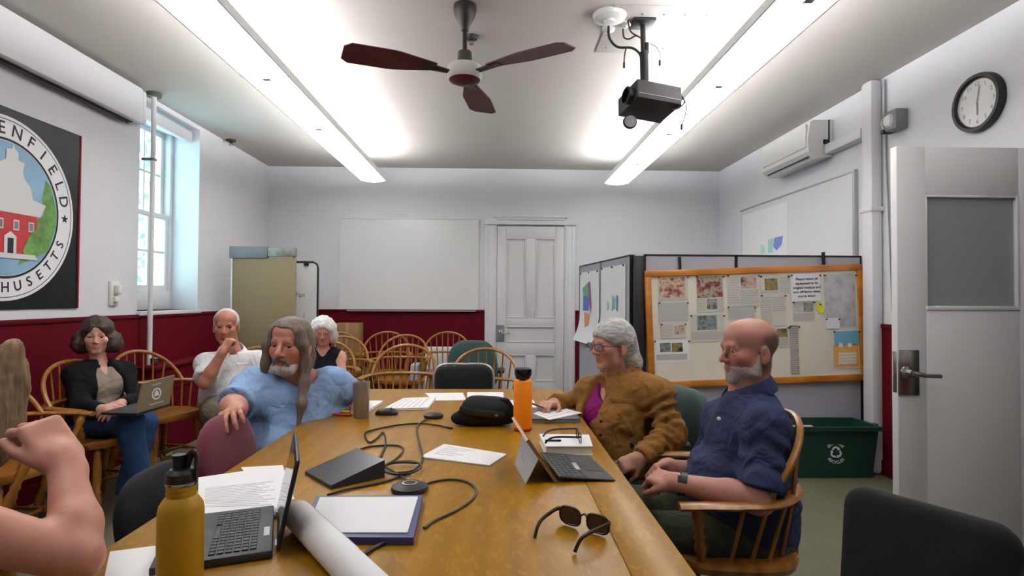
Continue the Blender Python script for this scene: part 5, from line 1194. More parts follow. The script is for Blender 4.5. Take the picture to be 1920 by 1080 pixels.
class Head:
    def __init__(s,C,f,u=(0,0,1),sc=1.0):
        s.C=A3(C); s.f,s.l,s.u=basis(f,u); s.sc=sc; s.R=np.stack([s.f,s.l,s.u],1)
    def p(s,x,y,z): return s.C+s.sc*(s.f*x+s.l*y+s.u*z)
    def loc(s,P): return ((P-s.C)@s.R)/s.sc
    def add(s,S,neck,female=False,nr=(.054,.060),nose=1.0,jaw=1.0,mouth_open=0):
        q=s.sc; p=s.p; E=lambda c,r,k=.02,op='u',R=None:S.ell(p(*c),np.array(r)*q,s.R if R is None else R,k*q,op)
        K=lambda a,b,ra,rb,k=.015,op='u':S.cone(p(*a),p(*b),ra*q,rb*q,k*q,op)
        E((-.014,0,.036),(.098,.077,.081),0); E((.022,0,-.040),(.069,.061*jaw,.078),.03)
        E((.030,0,.055),(.055,.062,.045),.03)
        K((.066,-.012,-.101),(.066,.012,-.101),.017 if not female else .014,.017 if not female else .014,.03)
        for y in (-1,1):
            E((.002,y*.050*jaw,-.070),(.028,.014,.026),.03); E((.056,y*.044,-.024),(.022,.018,.018),.03)
            E((-.014,y*.080,-.012),(.019,.008,.032),.008); E((-.006,y*.089,-.008),(.010,.006,.018),.006,'s'); E((-.006,y*.079,-.040),(.009,.006,.010),.008)
        K((.083,-.036,.019),(.083,.036,.019),.010 if not female else .007,.010 if not female else .007,.018)
        for y in (-1,1): E((.098,y*.032,.001),(.017,.019,.012),.012,'s')
        K((.088,0,.008),(.110,0,-.026),.0075,.0105*nose,.012); E((.111,0,-.033),(.011*nose,.0115*nose,.010*nose),.008)
        for y in (-1,1): E((.099,y*.013*nose,-.036),(.011,.0075,.008),.006); E((.103,y*.0075,-.044),(.005,.004,.005),.003,'s')
        for y in (-1,1):
            E((.0765,y*.032,.0082),(.0128,.0178,.0068),.005); E((.0755,y*.032,-.0095),(.012,.017,.004),.006)
        for y in (-1,1):
            K((.0885,0,-.0605),(.080,y*.023,-.066),.0058,.003,.008); K((.0875,0,-.073-mouth_open),(.079,y*.021,-.0685-mouth_open*.5),.0066,.003,.008)
            K((.0955,0,-.0665-mouth_open*.5),(.083,y*.024,-.0672),.0018+mouth_open*.5,.0015,.003,'s')
        E((.074,0,-.087),(.02,.02,.006),.012,'s') if not female else None
        n=A3(neck); S.cone(p(-.022,0,-.055),n,nr[0]*q,nr[1]*q,.03*q); S.cone(p(.01,0,-.075),n+s.f*.02,nr[0]*.8*q,nr[1]*.8*q,.025*q)
    def eyes(s,parent,col,gaze=(1,0,0)):
        g=s.R@np.array(gaze) if False else s.f*gaze[0]+s.l*gaze[1]+s.u*gaze[2]; g=nv(g)
        for y in (-1,1):
            c=s.p(.0722,y*.032,-.001); r=.0128*s.sc; B=basis(g); Mx=frame(B[1],B[2],B[0],c)
            pr=[(r*math.sin(math.pi*k/10),-r*math.cos(math.pi*k/10)) for k in range(11)]
            e=wob('eye',G().lathe(pr,14,Mx),M['eyew'],parent); wob('iris',G().lathe([(.0078*s.sc,r*.80),(.0068*s.sc,r*.90),(.0035*s.sc,r*.995),(0,r*1.015)],12,Mx),iris(col),e)
    def tint(s,base=(1,1,1),lips=(.90,.70,.69),cheek=.12,scalp=None,brow=None,extra=None):
        def fn(P):
            L=s.loc(P); c=np.ones((len(P),3))*np.array(base); x,y,z=L[:,0],L[:,1],L[:,2]
            near=(np.abs(y)<.12)&(z>-.14)&(z<.14)&(x>-.16)
            w=np.exp(-((y/.024)**2+((z+.067)/.0085)**2))*(x>.07)*near; c*=1+(np.array(lips)-1)*np.clip(w*1.3,0,1)[:,None]
            w=(np.exp(-(((np.abs(y)-.045)/.02)**2+((z+.028)/.02)**2))+.8*np.exp(-((y/.015)**2+((z+.03)/.014)**2)))*(x>.03)*near; c*=1+np.array([.0,-1.0,-.9])*(cheek*w)[:,None]
            w=np.exp(-(((np.abs(y)+.012)/.02)**2+((z+.012)/.03)**2))*(x<.005)*(x>-.04)*0
            if brow is not None:
                zz=.0235+.006*np.sin(np.clip((np.abs(y)-.012)/.04,0,1)*2.6); w=np.exp(-(((z-zz)/.0045)**2))*(np.abs(y)>.012)*(np.abs(y)<.052)*(x>.05)*near; c*=1+(np.array(brow)-1)*np.clip(w*1.2,0,1)[:,None]
            if scalp is not None:
                w=scalp(x,y,z)*near; c=c*(1-w[:,None])+np.array(extra)*w[:,None]
            return np.clip(c,0,1.5)
        return fn
def hand(S,wrist,d,n,thumb,sc=1.0,curl=(.5,.6,.4),spread=.08,tcurl=.5,tout=.7,k=.005,per=None,rk=1.0):
    "wrist point, direction to the knuckles, normal out of the back of the hand, thumb=+1/-1 along side vector n x d"
    d=nv(d); n=np.array(n,float); n=nv(n-d*(n@d)); sd=np.cross(n,d)*thumb; w=A3(wrist)
    R=np.stack([d,sd,n],1); c=w+d*.052*sc
    S.rbox(c,np.array((.050,.038,.0125))*sc,.011*sc,R,k=.012*sc)
    S.cone(w-d*.02*sc,w+d*.02*sc,.026*sc,.026*sc,.02*sc)
    S.ell(w+d*.035*sc+sd*.022*sc-n*.008*sc,np.array((.034,.018,.016))*sc,R,.012*sc)
    out=[]
    for i,(off,L) in enumerate(((.0285,.074),(.0095,.082),(-.0095,.077),(-.0275,.060))):
        a=w+d*(.096-.004*abs(i-1.2))*sc+sd*off*sc; ang=0; dir0=nv(d+sd*(spread*(1.4-i)))
        cu=curl if per is None else per[i]; r=.0092-.0006*(i==3); pts=[a]
        for j,(fr,cv) in enumerate(zip((.45,.31,.24),cu)):
            ang+=cv; v=dir0*math.cos(ang)-n*math.sin(ang); b=pts[-1]+v*L*fr*sc
            S.cone(pts[-1],b,(r-.0007*j)*sc*rk,(r-.0007*(j+1))*sc*rk,k*sc); pts.append(b)
        out.append(pts)
    a=w+d*.028*sc+sd*.034*sc-n*.006*sc; v=nv(d*math.cos(tout)+sd*math.sin(tout)-n*.35); b=a+v*.040*sc; v2=nv(d*math.cos(tout-tcurl)+sd*math.sin(tout-tcurl)*.8-n*(.35+tcurl*.6)); c2=b+v2*.030*sc; e=c2+nv(v2+d*.2-n*.2*tcurl)*.024*sc
    S.cone(a,b,.0125*sc,.0105*sc,.008*sc); S.cone(b,c2,.0102*sc,.0095*sc,k*sc); S.cone(c2,e,.0095*sc,.0075*sc,k*sc)
    return out
def torso(S,hip,neck,shL,shR,off=0,W=1.0,Dp=1.0,belly=0,k=.05,low=True,chest=0,sh=.052):
    hip,neck,shL,shR=map(A3,(hip,neck,shL,shR)); up=nv(neck-hip); l=nv(shL-shR); f=nv(np.cross(l,up)); l=np.cross(up,f); R=np.stack([f,l,up],1); H=np.linalg.norm(neck-hip)
    S.ell(hip+up*H*.64-f*.005,((.112)*Dp+off,(.158)*W+off,.36*H+off),R,0)
    S.ell(hip+up*H*.30,((.112)*Dp+off,(.148)*W+off,.32*H+off),R,k)
    if low: S.ell(hip+up*.02,((.125)*Dp+off,(.172)*W+off,.13+off),R,k)
    if belly: S.ell(hip+up*H*.28+f*.06*belly,(.13*Dp+.03*belly+off,.17*W+off,.17+off),R,.06)
    if chest:
        for y in (-1,1): S.ell(hip+up*H*.58+f*(.085*Dp)+l*y*.075*W,(.06*chest+off,.075*chest+off,.075*chest+off),R,.04)
    for q in (shL,shR): S.cone(neck-up*.045,q,.058+off,sh+off,.045); S.cone(hip+up*H*.66,q,.09*W+off,sh+off,.05)
    return f,l,up
def arm(S,sh,el,wr,r=(.050,.040,.028),k=.02):
    sh,el,wr=map(A3,(sh,el,wr)); S.cone(sh,el,r[0],r[1],.03); S.cone(el,el+(wr-el)*.35,r[1]*.98,r[1]*1.02,k); S.cone(el+(wr-el)*.35,wr,r[1]*1.02,r[2],k)
def legs(S,hip,f,l,kn,an,r=(.082,.058,.045),off=0,foot=True,shoe=False):
    hip=A3(hip)
    for i,s in enumerate((1,-1)):
        h=hip+np.array(l)*s*.09; S.cone(h,A3(kn[i]),r[0]+off,r[1]+off,.04); S.cone(A3(kn[i]),A3(an[i]),r[1]*.97+off,r[2]+off,.03)
def shoes(parent,an,f,m,name='shoe'):
    f=nv(np.array((f[0],f[1],0)))
    for a in an:
        a=A3(a); S=SDF((a[0]-.3,a[1]-.3,-.01),(a[0]+.3,a[1]+.3,.18),.012); R=np.stack(basis(f),1)
        S.ell((a[0]+f[0]*.08,a[1]+f[1]*.08,.035),(.14,.047,.05),R,0); S.cone((a[0],a[1],.05),(a[0],a[1],.12),.045,.042,.03); S.cut((0,0,.003),(0,0,-1)); sdfob(name,S,m,parent)
def boxof(pts,m):
    P=np.array([A3(p) for p in pts]); return P.min(0)-m,P.max(0)+m
def collar(name,parent,C,f,u,r,h,m,a0=25,flare=.022,tilt=.0,rx=1.0,th=.004):
    f,l,u=basis(f,u); C=A3(C)
    def fn(q,v):
        a=math.radians(a0+(360-2*a0)*q); rr=r+flare*v*(1+.4*abs(math.cos(a))); z=h*(1-1.0*v)*1.0-(.012 if v>.9 else 0)
        p=C+f*math.cos(a)*rr*rx+l*math.sin(a)*rr+u*(z-tilt*math.cos(a)); return p
    return wob(name,G().sheet(fn,40,4,th),m,parent,ang=1.2)
def worn_glasses(H,parent,m_f,m_l,wd=.132,lh=.036,x=.112,z=-.004):
    Fx=Matrix(((H.l[0],-H.f[0],H.u[0],0),(H.l[1],-H.f[1],H.u[1],0),(H.l[2],-H.f[2],H.u[2],0),(0,0,0,1)))
    Mx=Matrix.Translation(H.p(x,0,z))@Fx@Matrix.Scale(H.sc,4); lw=(wd-.018)/2
    for s in (-1,1):
        c=s*(lw/2+.009); P=[(c+lw/2*math.copysign(abs(math.cos(a))**.75,math.cos(a)),.16*abs(c)*0+ (abs(c+lw/2*math.cos(a)))**2*2.2,lh/2*math.copysign(abs(math.sin(a))**.75,math.sin(a))) for a in [2*math.pi*k/20 for k in range(20)]]
        fr=wob('eyeglass_rim',G().tube([Mx@V(p) for p in P],.0022,6,closed=True),m_f,parent)
        g=G(); n=len(P); g.add([Mx@V((a,b-.0005,c_)) for a,b,c_ in P]+[Mx@V((a,b+.0005,c_)) for a,b,c_ in P],[tuple(range(n)),tuple(range(2*n-1,n-1,-1))]+[(i,(i+1)%n,n+(i+1)%n,n+i) for i in range(n)]); wob('eyeglass_lens',g,m_l,fr)
        e=s*wd/2; wob('eyeglass_temple',G().tube([Mx@V(p) for p in ((e,.008,.008),(e*1.12,.03,.008),(e*1.16,.085,.006),(e*1.15,.13,-.012))],.0022,6),m_f,parent)
    wob('eyeglass_bridge',G().tube([Mx@V(p) for p in catmull([(-.010,.0,.006),(0,-.003,.010),(.010,.0,.006)],4)],.0022,6),m_f,parent)
def disc_on(name,parent,p,nrm,r,h,m):
    B=basis(nrm); wob(name,G().lathe([(r,0),(r,h),(r*.8,h*1.3),(0,h*1.3)],14,frame(B[1],B[2],B[0],tuple(p))),m,parent)
def person(label,loc): return thing('person',label,'person',(loc[0],loc[1],0))
# ---- man in navy polo
def build_p1():
    th=math.radians(9); f=np.array((-math.cos(th),-math.sin(th),-.03))
    H=Head(at(1404,656,2.05),f,(-.02,.0,1),.975)
    neck=at(1404,737,2.06); shL=at(1436,800,1.885); shR=at(1352,785,2.235); hip=at(1402,985,2.06)
    t=person('bald bearded man in navy polo shirt with clasped hands',(hip.x,hip.y))
    elL=at(1424,938,1.80); wrL=at(1268,905,1.845); elR=at(1318,890,2.33); wrR=at(1250,876,2.04)
    lo,hi=boxof([H.C,neck,shL,shR,hip,elL,wrL,elR,wrR,(.42,2.0,.0),(.42,1.85,0.5)],.16); lo[2]=0
    hc=at(1212,890,1.93)
    S=SDF(lo,hi,.012,[(H.C-.14,H.C+.14,.0042),(A3(hc)-.09,A3(hc)+.09,.0042)])
    H.add(S,neck,nr=(.058,.066),nose=.92); 
    torso(S,hip,neck,shL,shR,-.012,1.08,1.12,.7)
    arm(S,shL,elL,wrL,(.05,.044,.029)); arm(S,shR,elR,wrR,(.05,.043,.029))
    dL=A3(at(1196,884,1.985))-A3(wrL); hand(S,wrL,dL,(.10,-.62,.76),1,1.0,per=((.75,.9,.6),(.8,.95,.6),(.85,.95,.6),(.9,.95,.6)),tcurl=.35,tout=.35)
    dR=A3(at(1196,893,1.925))-A3(wrR); hand(S,wrR,dR,(-.25,.75,.55),-1,.98,per=((.9,.7,.4),(.95,.75,.4),(1.0,.75,.4),(1.0,.75,.4)),tcurl=.3,tout=.3)
    kn=[(.46,1.93,.50),(.46,2.22,.50)]; an=[(.50,1.93,.09),(.48,2.24,.09)]
    legs(S,A3(hip)-np.array((0,0,.02)),f,(0,-1,0),kn,an,(.075,.05,.038))
    def scalp(x,y,z):
        a=np.clip((.012-x)/.03,0,1)*np.clip((.066-z-.25*np.maximum(x,-.06))/.03,0,1)*np.clip((z+.10+.5*np.minimum(x+.04,0))/.03,0,1); return a*.85*(np.abs(y)<.0835)
    b=sdfob('body',S,skinmat('skin_ruddy',(176,124,108)),t,H.tint(cheek=.3,brow=(.80,.78,.76),scalp=scalp,extra=(.20,.24,.26)))
    H.eyes(t,(60,56,50),(1,-.3,-.05))
    # short grey beard
    Sb=SDF(H.C-.15,H.C+.15,.0042); q=H.sc
    Sb.ell(H.p(.026,0,-.066),np.array((.0655,.0635,.054))*q,H.R,0); Sb.cone(H.p(.067,-.013,-.104),H.p(.067,.013,-.104),.019*q,.019*q,.02)
    for y in (-1,1): Sb.cone(H.p(-.002,y*.062,-.02),H.p(.012,y*.056,-.08),.011,.02,.02); Sb.cone(H.p(.090,y*.006,-.053),H.p(.078,y*.026,-.062),.0065,.006,.01)
    Sb.ell(H.p(.110,0,-.067),np.array((.028,.022,.0075))*q,H.R,.006,'s'); Sb.ell(H.p(.085,0,-.015),np.array((.075,.046,.040))*q,H.R,.015,'s'); Sb.ell(H.p(-.10,0,-.04),np.array((.085,.12,.16))*q,H.R,.01,'s'); Sb.ell(H.p(-.01,0,-.13),np.array((.06,.09,.035))*q,H.R,.01,'s')
    Sb.wrinkle(.0014,260,1); sdfob('beard',Sb,hairmat('grey_beard',(166,150,144),.85,200,(1,1,.5)),t)
    # polo shirt
    navy=cloth('navy_pique',(46,53,86),.08)
    lo2,hi2=boxof([neck,shL,shR,hip,elL,elR],.2); S=SDF(lo2,hi2,.008)
    ff,ll,uu=torso(S,hip,neck,shL,shR,.010,1.10,1.16,.75)
    slL=A3(shL)+(A3(elL)-A3(shL))*.86; slR=A3(shR)+(A3(elR)-A3(shR))*.80
    S.cone(shL,slL,.054,.072,.06,flat=True); S.cone(shR,slR,.054,.070,.06,flat=True)
    S.wrinkle(.009,28,11,5).wrinkle(.0045,62,5,4)
    S.rings(shL,slL,.08,.007,3.2,3); S.rings(A3(hip)+uu*.05,A3(hip)+uu*.35,.2,.006,4,4)
    S.cone(A3(neck)-uu*.03,A3(neck)+uu*.2,.062,.07,.01,'s'); S.cut(A3(hip)-uu*.06,-uu,.01)
    shirt=sdfob('polo_shirt',S,navy,t)
    collar('collar',t,A3(neck)+uu*.006,ff,uu+ff*.06,.066,.040,navy,24,.020,.028)
    pk=A3(neck)+ff*.105-uu*.10
    for i in range(2): disc_on('button',t,A3(at(1348+6*i,785+22*i,1.955-.0)),(-.5,-.85,.1),.0065,.003,M['paper']) if i==0 else None
    # trousers
    S=SDF(*[np.array(v) for v in ((.36,1.7,.05),(1.15,2.42,.72))],.014)
    legs(S,A3(hip)-np.array((0,0,.03)),f,(0,-1,0),kn,an,(.10,.072,.06)); S.ell(A3(hip)-np.array((0,0,.03)),(.15,.19,.11),None,.05); S.wrinkle(.005,30,2); S.cut((0,0,.10),(0,0,-1))
    sdfob('trousers',S,cloth('olive_twill',(62,64,48)),t); shoes(t,an,(-1,0),M['dark'])
    # watch
    d=nv(A3(elL)-A3(wrL)); c=A3(wrL)+d*.018; B=basis(d)
    wob('watch_band',G().lathe([(.033,-.012),(.0375,-.010),(.0375,.010),(.033,.012)],24,frame(B[1],B[2],B[0],c),False),M['black'],t)
    cz=c+nv(np.array((-.2,-.75,.62)))*.0365; Bn=basis(nv(np.array((-.2,-.75,.62))),d); wob('watch_face',G().box((0,0,0),(.012,.026,.030),frame(Bn[0],Bn[1],Bn[2],cz),.004),M['dark'],t)
build_p1()
# ---- woman in the brown jacket
def build_p2():
    th=math.radians(27); f=np.array((-math.cos(th),-math.sin(th),-.02))
    H=Head(at(1147,647,2.65),f,(.04,0,1),.93)
    neck=at(1160,706,2.69); shL=at(1228,738,2.53); shR=at(1108,738,2.79); hip=at(1168,872,2.70)
    t=person('silver-haired woman in brown jacket writing at the table',(hip.x,hip.y))
    elL=at(1264,812,2.44); wrL=at(1204,858,2.36); elR=at(1074,760,2.96); wrR=at(1040,757,2.74)
    hr=at(1022,757,2.66)
    lo,hi=boxof([H.C,neck,shL,shR,hip,elL,wrL,elR,wrR,hr,(.2,2.4,.0)],.16); lo[2]=0
    S=SDF(lo,hi,.012,[(H.C-.13,H.C+.13,.0042),(A3(hr)-.09,A3(hr)+.09,.005)])
    H.add(S,neck,True,(.047,.055),.92,.95)
    torso(S,hip,neck,shL,shR,-.012,.98,1.02,.3,chest=.9,sh=.046)
    arm(S,shL,elL,wrL,(.045,.038,.026)); arm(S,shR,elR,wrR,(.045,.038,.026))
    hand(S,wrR,A3(hr)-A3(wrR),(.1,.2,1),1,.92,per=((.5,.6,.4),(.6,.8,.5),(.7,.9,.5),(.8,.9,.5)),tcurl=.5)
    hand(S,wrL,(-.75,.15,-.35),(.2,-.7,.6),1,.92,curl=(.35,.4,.3))
    kn=[(.24,2.40,.52),(.20,2.70,.52)]; an=[(.24,2.40,.09),(.20,2.72,.09)]
    legs(S,A3(hip)-np.array((0,0,.03)),f,(.6,-.8,0),kn,an,(.072,.048,.036))
    sdfob('body',S,skinmat('skin_fair',(192,144,122)),t,H.tint(cheek=.2,brow=(.85,.84,.82),lips=(.85,.55,.55)))
    H.eyes(t,(70,80,90),(1,.05,-.15))
    # hair: swept back, loose at the nape
    Sb=SDF(H.C-.19,H.C+.19,.0052); q=H.sc; E=lambda c,r,k=.02,op='u':Sb.ell(H.p(*c),np.array(r)*q,H.R,k*q,op)
    E((-.014,0,.044),(.114,.092,.094),0); E((-.055,0,.0),(.075,.086,.09),.03); E((-.095,0,-.045),(.055,.075,.085),.03); E((-.10,0,-.085),(.05,.065,.055),.03); E((-.125,.02,-.095),(.04,.05,.04),.03)
    E((.092,0,-.052),(.085,.10,.098),.015,'s'); E((.02,.10,-.055),(.052,.05,.075),.012,'s'); E((.02,-.10,-.055),(.052,.05,.075),.012,'s'); E((.0,0,-.12),(.065,.06,.10),.01,'s')
    Sb.wrinkle(.0025,55,3,5)
    sdfob('hair',Sb,hairmat('silver_hair',(196,194,192),.42,90,(.12,.7,.8)),t)
    for y in (.05,-.05): pass
    disc_on('earring',t,H.p(-.004,.091,-.052),H.l,.006,.003,M['grey'])
    worn_glasses(H,t,mat('plum_frame',(120,28,70),.3),gl,.134,.036)
    # magenta top under the jacket
    S=SDF(*boxof([neck,shL,shR,hip],.22),.011); ff,ll,uu=torso(S,hip,neck,shL,shR,.004,1.0,1.05,.35,chest=.95,sh=.046); S.ell(A3(neck)+ff*.075-uu*.03,(.06,.062,.085),np.stack([ff,ll,uu],1),.01,'s'); S.cone(A3(neck)-uu*.01,A3(neck)+uu*.2,.058,.08,.01,'s'); S.cut(A3(hip)-uu*.03,-uu)
    sdfob('knit_top',S,cloth('magenta_knit',(128,24,96)),t)
    # jacket
    br=cloth('brown_canvas',(132,92,42),.12)
    lo2,hi2=boxof([neck,shL,shR,hip,elL,wrL,elR,wrR],.2); S=SDF(lo2,hi2,.0085)
    torso(S,hip,neck,shL,shR,.022,1.04,1.10,.4,chest=.95,sh=.048)
    for a,b,c in ((shL,elL,wrL),(shR,elR,wrR)):
        a,b,c=A3(a),A3(b),A3(c); S.cone(a,b,.057,.060,.05); S.cone(b,c+(c-b)*.02,.060,.048,.025,flat=True)
    R=np.stack([ff,ll,uu],1)
    S.wrinkle(.011,30,21,5).wrinkle(.005,70,22,4)
    S.rings(shL,elL,.075,.008,4.5,1); S.rings(A3(elL)+(A3(shL)-A3(elL))*.35,A3(wrL),.075,.007,6,2); S.rings(elR,wrR,.07,.007,5,3)
    eL=A3(elL); msk=lambda X,Y,Z:np.exp(-(((X-eL[0])**2+(Y-eL[1])**2+(Z-eL[2])**2)/.018)); S.wrinkle(.016,80,8,3,msk)
    # open front: a wedge from neck to waist, towards the table
    nk=A3(neck); fo=nv(ff-ll*.45)
    S.cone(nk+fo*.13-uu*.02,nk+fo*.17-uu*.30,.058,.036,.012,'s'); S.cone(nk-uu*.02,nk+uu*.2,.062,.075,.01,'s'); S.cut(A3(hip)-uu*.10,-uu)
    sdfob('jacket',S,br,t)
    collar('collar',t,nk-uu*.002,nv(ff-ll*.3),uu+ff*.15,.068,.052,br,40,.034,.03)
    for (px,py) in ((1127,790),(1126,815),(1128,840)): disc_on('button',t,A3(at(px,py,2.50)),(-.4,-.9,.05),.007,.003,M['brown'])
    p=A3(at(1166,752,2.468)); B=basis((-.45,-.88,.1)); wob('pocket_flap',G().box((0,0,0),(.008,.095,.022),frame(B[0],B[1],B[2],p),.003),br,t)
    # trousers
    S=SDF(*[np.array(v) for v in ((.1,2.2,.05),(.9,3.0,.72))],.014)
    legs(S,A3(hip)-np.array((0,0,.03)),f,(.6,-.8,0),kn,an,(.095,.066,.055)); S.ell(A3(hip)-np.array((0,0,.03)),(.16,.17,.11),None,.05); S.wrinkle(.005,30,2); S.cut((0,0,.10),(0,0,-1)); sdfob('trousers',S,cloth('dark_teal_cloth',(34,46,48)),t); shoes(t,an,(-1,-.2),M['dark'],'shoe')
    d=nv(np.array((-1,.15,.35))); pn=thing('pen','dark pen in the hand of the woman in brown','pen',(hr.x-.03,hr.y,TZ)); c=A3(at(1012,762,2.63)); wob('barrel',G().tube([tuple(c-d*.02),tuple(c+d*.06)],.004,8),M['dark'],pn); wob('tip',G().tube([tuple(c-d*.032),tuple(c-d*.02)],[.001,.004],8),M['grey'],pn)
build_p2()
# ---- long-haired man in the light blue shirt
def build_p3():
    f=np.array((-.13,-1,-.04)); H=Head(at(545,645,2.60),f,(.06,0,1),1.02)
    neck=at(560,706,2.68); shR=at(474,728,2.56); shL=at(622,722,2.74); hip=at(538,868,2.74)
    t=person('long-haired bearded man in light blue t-shirt',(hip.x,hip.y))
    elR=at(436,762,2.40); wrR=at(444,770,2.19); elL=at(660,738,2.88); wrL=at(677,750,2.80)
    hd=at(430,783,2.085)
    lo,hi=boxof([H.C,neck,shL,shR,hip,elL,wrL,elR,wrR,hd,(-.6,2.2,0)],.17); lo[2]=0
    S=SDF(lo,hi,.012,[(H.C-.14,H.C+.14,.0042),(A3(hd)-.10,A3(hd)+.10,.0045)])
    H.add(S,neck,False,(.062,.072),1.12,1.06,.004)
    torso(S,hip,neck,shL,shR,-.012,1.28,1.30,1.1,sh=.056)
    arm(S,shR,elR,wrR,(.058,.048,.032)); arm(S,shL,elL,wrL,(.058,.048,.032))
    hand(S,wrR,A3(hd)+np.array((0,0,.018))-A3(wrR),(-.25,-.25,1),-1,1.05,per=((.55,.55,.4),(.5,.6,.45),(.55,.6,.45),(.6,.6,.45)),spread=.22,tcurl=.3,tout=.8)
    hand(S,wrL,(.1,-1,-.25),(0,0,1),-1,.95,curl=(1.0,1.1,.7))
    kn=[(-.62,2.46,.52),(-.86,2.40,.52)]; an=[(-.62,2.40,.09),(-.88,2.36,.09)]
    legs(S,A3(hip)-np.array((0,0,.03)),f,(1,0,0),kn,an,(.09,.06,.045))
    sdfob('body',S,skinmat('skin_pink',(192,134,116)),t,H.tint(cheek=.28,brow=(.62,.55,.5),lips=(.82,.55,.55)))
    H.eyes(t,(52,44,40),(1,.35,-.05))
    # beard and moustache
    Sb=SDF(H.C-.16,H.C+.16,.0045); q=H.sc
    Sb.ell(H.p(.050,0,-.100),np.array((.044,.046,.034))*q,H.R,0)
    for y in (-1,1): Sb.cone(H.p(.030,y*.052,-.078),H.p(.06,y*.038,-.104),.012,.018,.02)
    Sb.ell(H.p(.11,0,-.068),np.array((.04,.026,.0125))*q,H.R,.008,'s'); Sb.wrinkle(.0025,150,1)
    sdfob('beard',Sb,hairmat('white_beard',(186,178,172),.7,160,(1,1,.4)),t)
    Sb=SDF(H.C-.16,H.C+.16,.0042)
    for y in (-1,1): Sb.cone(H.p(.100,y*.004,-.051),H.p(.086,y*.026,-.062),.008,.0075,.008); Sb.cone(H.p(.086,y*.026,-.062),H.p(.074,y*.034,-.085),.0075,.006,.008)
    Sb.wrinkle(.0015,200,1); sdfob('moustache',Sb,hairmat('dark_moustache',(132,112,102),.7,160),t)
    # hair with centre parting
    Sb=SDF(A3(H.C)-np.array((.2,.32,.44)),A3(H.C)+.2,.0058); E=lambda c,r,k=.02,op='u':Sb.ell(H.p(*c),np.array(r)*q,H.R,k*q,op)
    E((-.005,0,.037),(.107,.086,.0865),0); E((-.05,0,-.05),(.072,.088,.12),.04)
    Sb.rbox(H.p(.112,0,-.020),np.array((.068,.057,.098))*q,.03,H.R,.008,'s')
    for y,dn,fx in ((1,-.345,.075),(-1,-.30,.078)):
        ox=.0 if y>0 else .030; P=[H.p(.050,y*.056,.062),H.p(.036+ox,y*.076,.0),H.p(.022+ox*1.2,y*(.086 if y>0 else .078),-.08),H.p(.036+ox,y*.088,-.16),H.p((.075 if y>0 else .150),y*(.100 if y>0 else .085),-.24),H.p((.105 if y>0 else .195),y*(.104 if y>0 else .085),dn)]
        R_=[.014,.016,.018,.015,.010,.005] if y<0 else [.016,.019,.023,.022,.019,.008]
        for a in range(5): Sb.cone(P[a],P[a+1],R_[a],R_[a+1],.025)
    Sb.cone(H.p(-.08,0,-.06),H.p(-.075,0,-.26),.06,.05,.04)
    Sb.cone(H.p(.095,0,.105),H.p(-.02,0,.14),.004,.004,.010,'s')
    Sb.wrinkle(.004,90,6,5,lambda X,Y,Z:1+0*X)
    sdfob('hair',Sb,hairmat('grey_brown_hair',(112,98,88),.6,90,(1,1,.06)),t)
    # t-shirt
    blue=cloth('sky_blue_jersey',(138,170,212),.06)
    S=SDF(*boxof([neck,shL,shR,hip,elL,elR],.24),.009)
    ff,ll,uu=torso(S,hip,neck,shL,shR,.012,1.32,1.36,1.15,sh=.060)
    for a,b,k in ((shR,elR,.90),(shL,elL,.78)): a,b=A3(a),A3(b); S.cone(a,a+(b-a)*k,.072,.080,.05,flat=True)
    S.wrinkle(.011,24,31,5).wrinkle(.005,55,7,4); S.rings(A3(hip)+uu*.0,A3(hip)+uu*.32,.28,.010,3,5)
    S.cone(A3(neck)-uu*.02+ff*.01,A3(neck)+uu*.2+ff*.02,.078,.085,.01,'s'); S.cut(A3(hip)-uu*.10,-uu)
    sdfob('t_shirt',S,blue,t)
    S=SDF(*[np.array(v) for v in ((-1.35,2.1,.05),(-.4,3.05,.72))],.014)
    legs(S,A3(hip)-np.array((0,0,.03)),f,(1,0,0),kn,an,(.115,.082,.066)); S.ell(A3(hip)-np.array((0,0,.03)),(.2,.17,.11),None,.05); S.wrinkle(.005,30,2); S.cut((0,0,.10),(0,0,-1)); sdfob('trousers',S,cloth('tan_shorts_cloth',(120,106,86)),t); shoes(t,an,(.1,-1),M['dark'])
    # the chair he sits on
    stack_chair('dark upholstered chair hidden under the blue-shirted man',(hip.x+.02,hip.y+.02,0),-80,M['blackfab'],M['black'],(.50,.80),.46,name='upholstered_chair',r=.1)
build_p3()
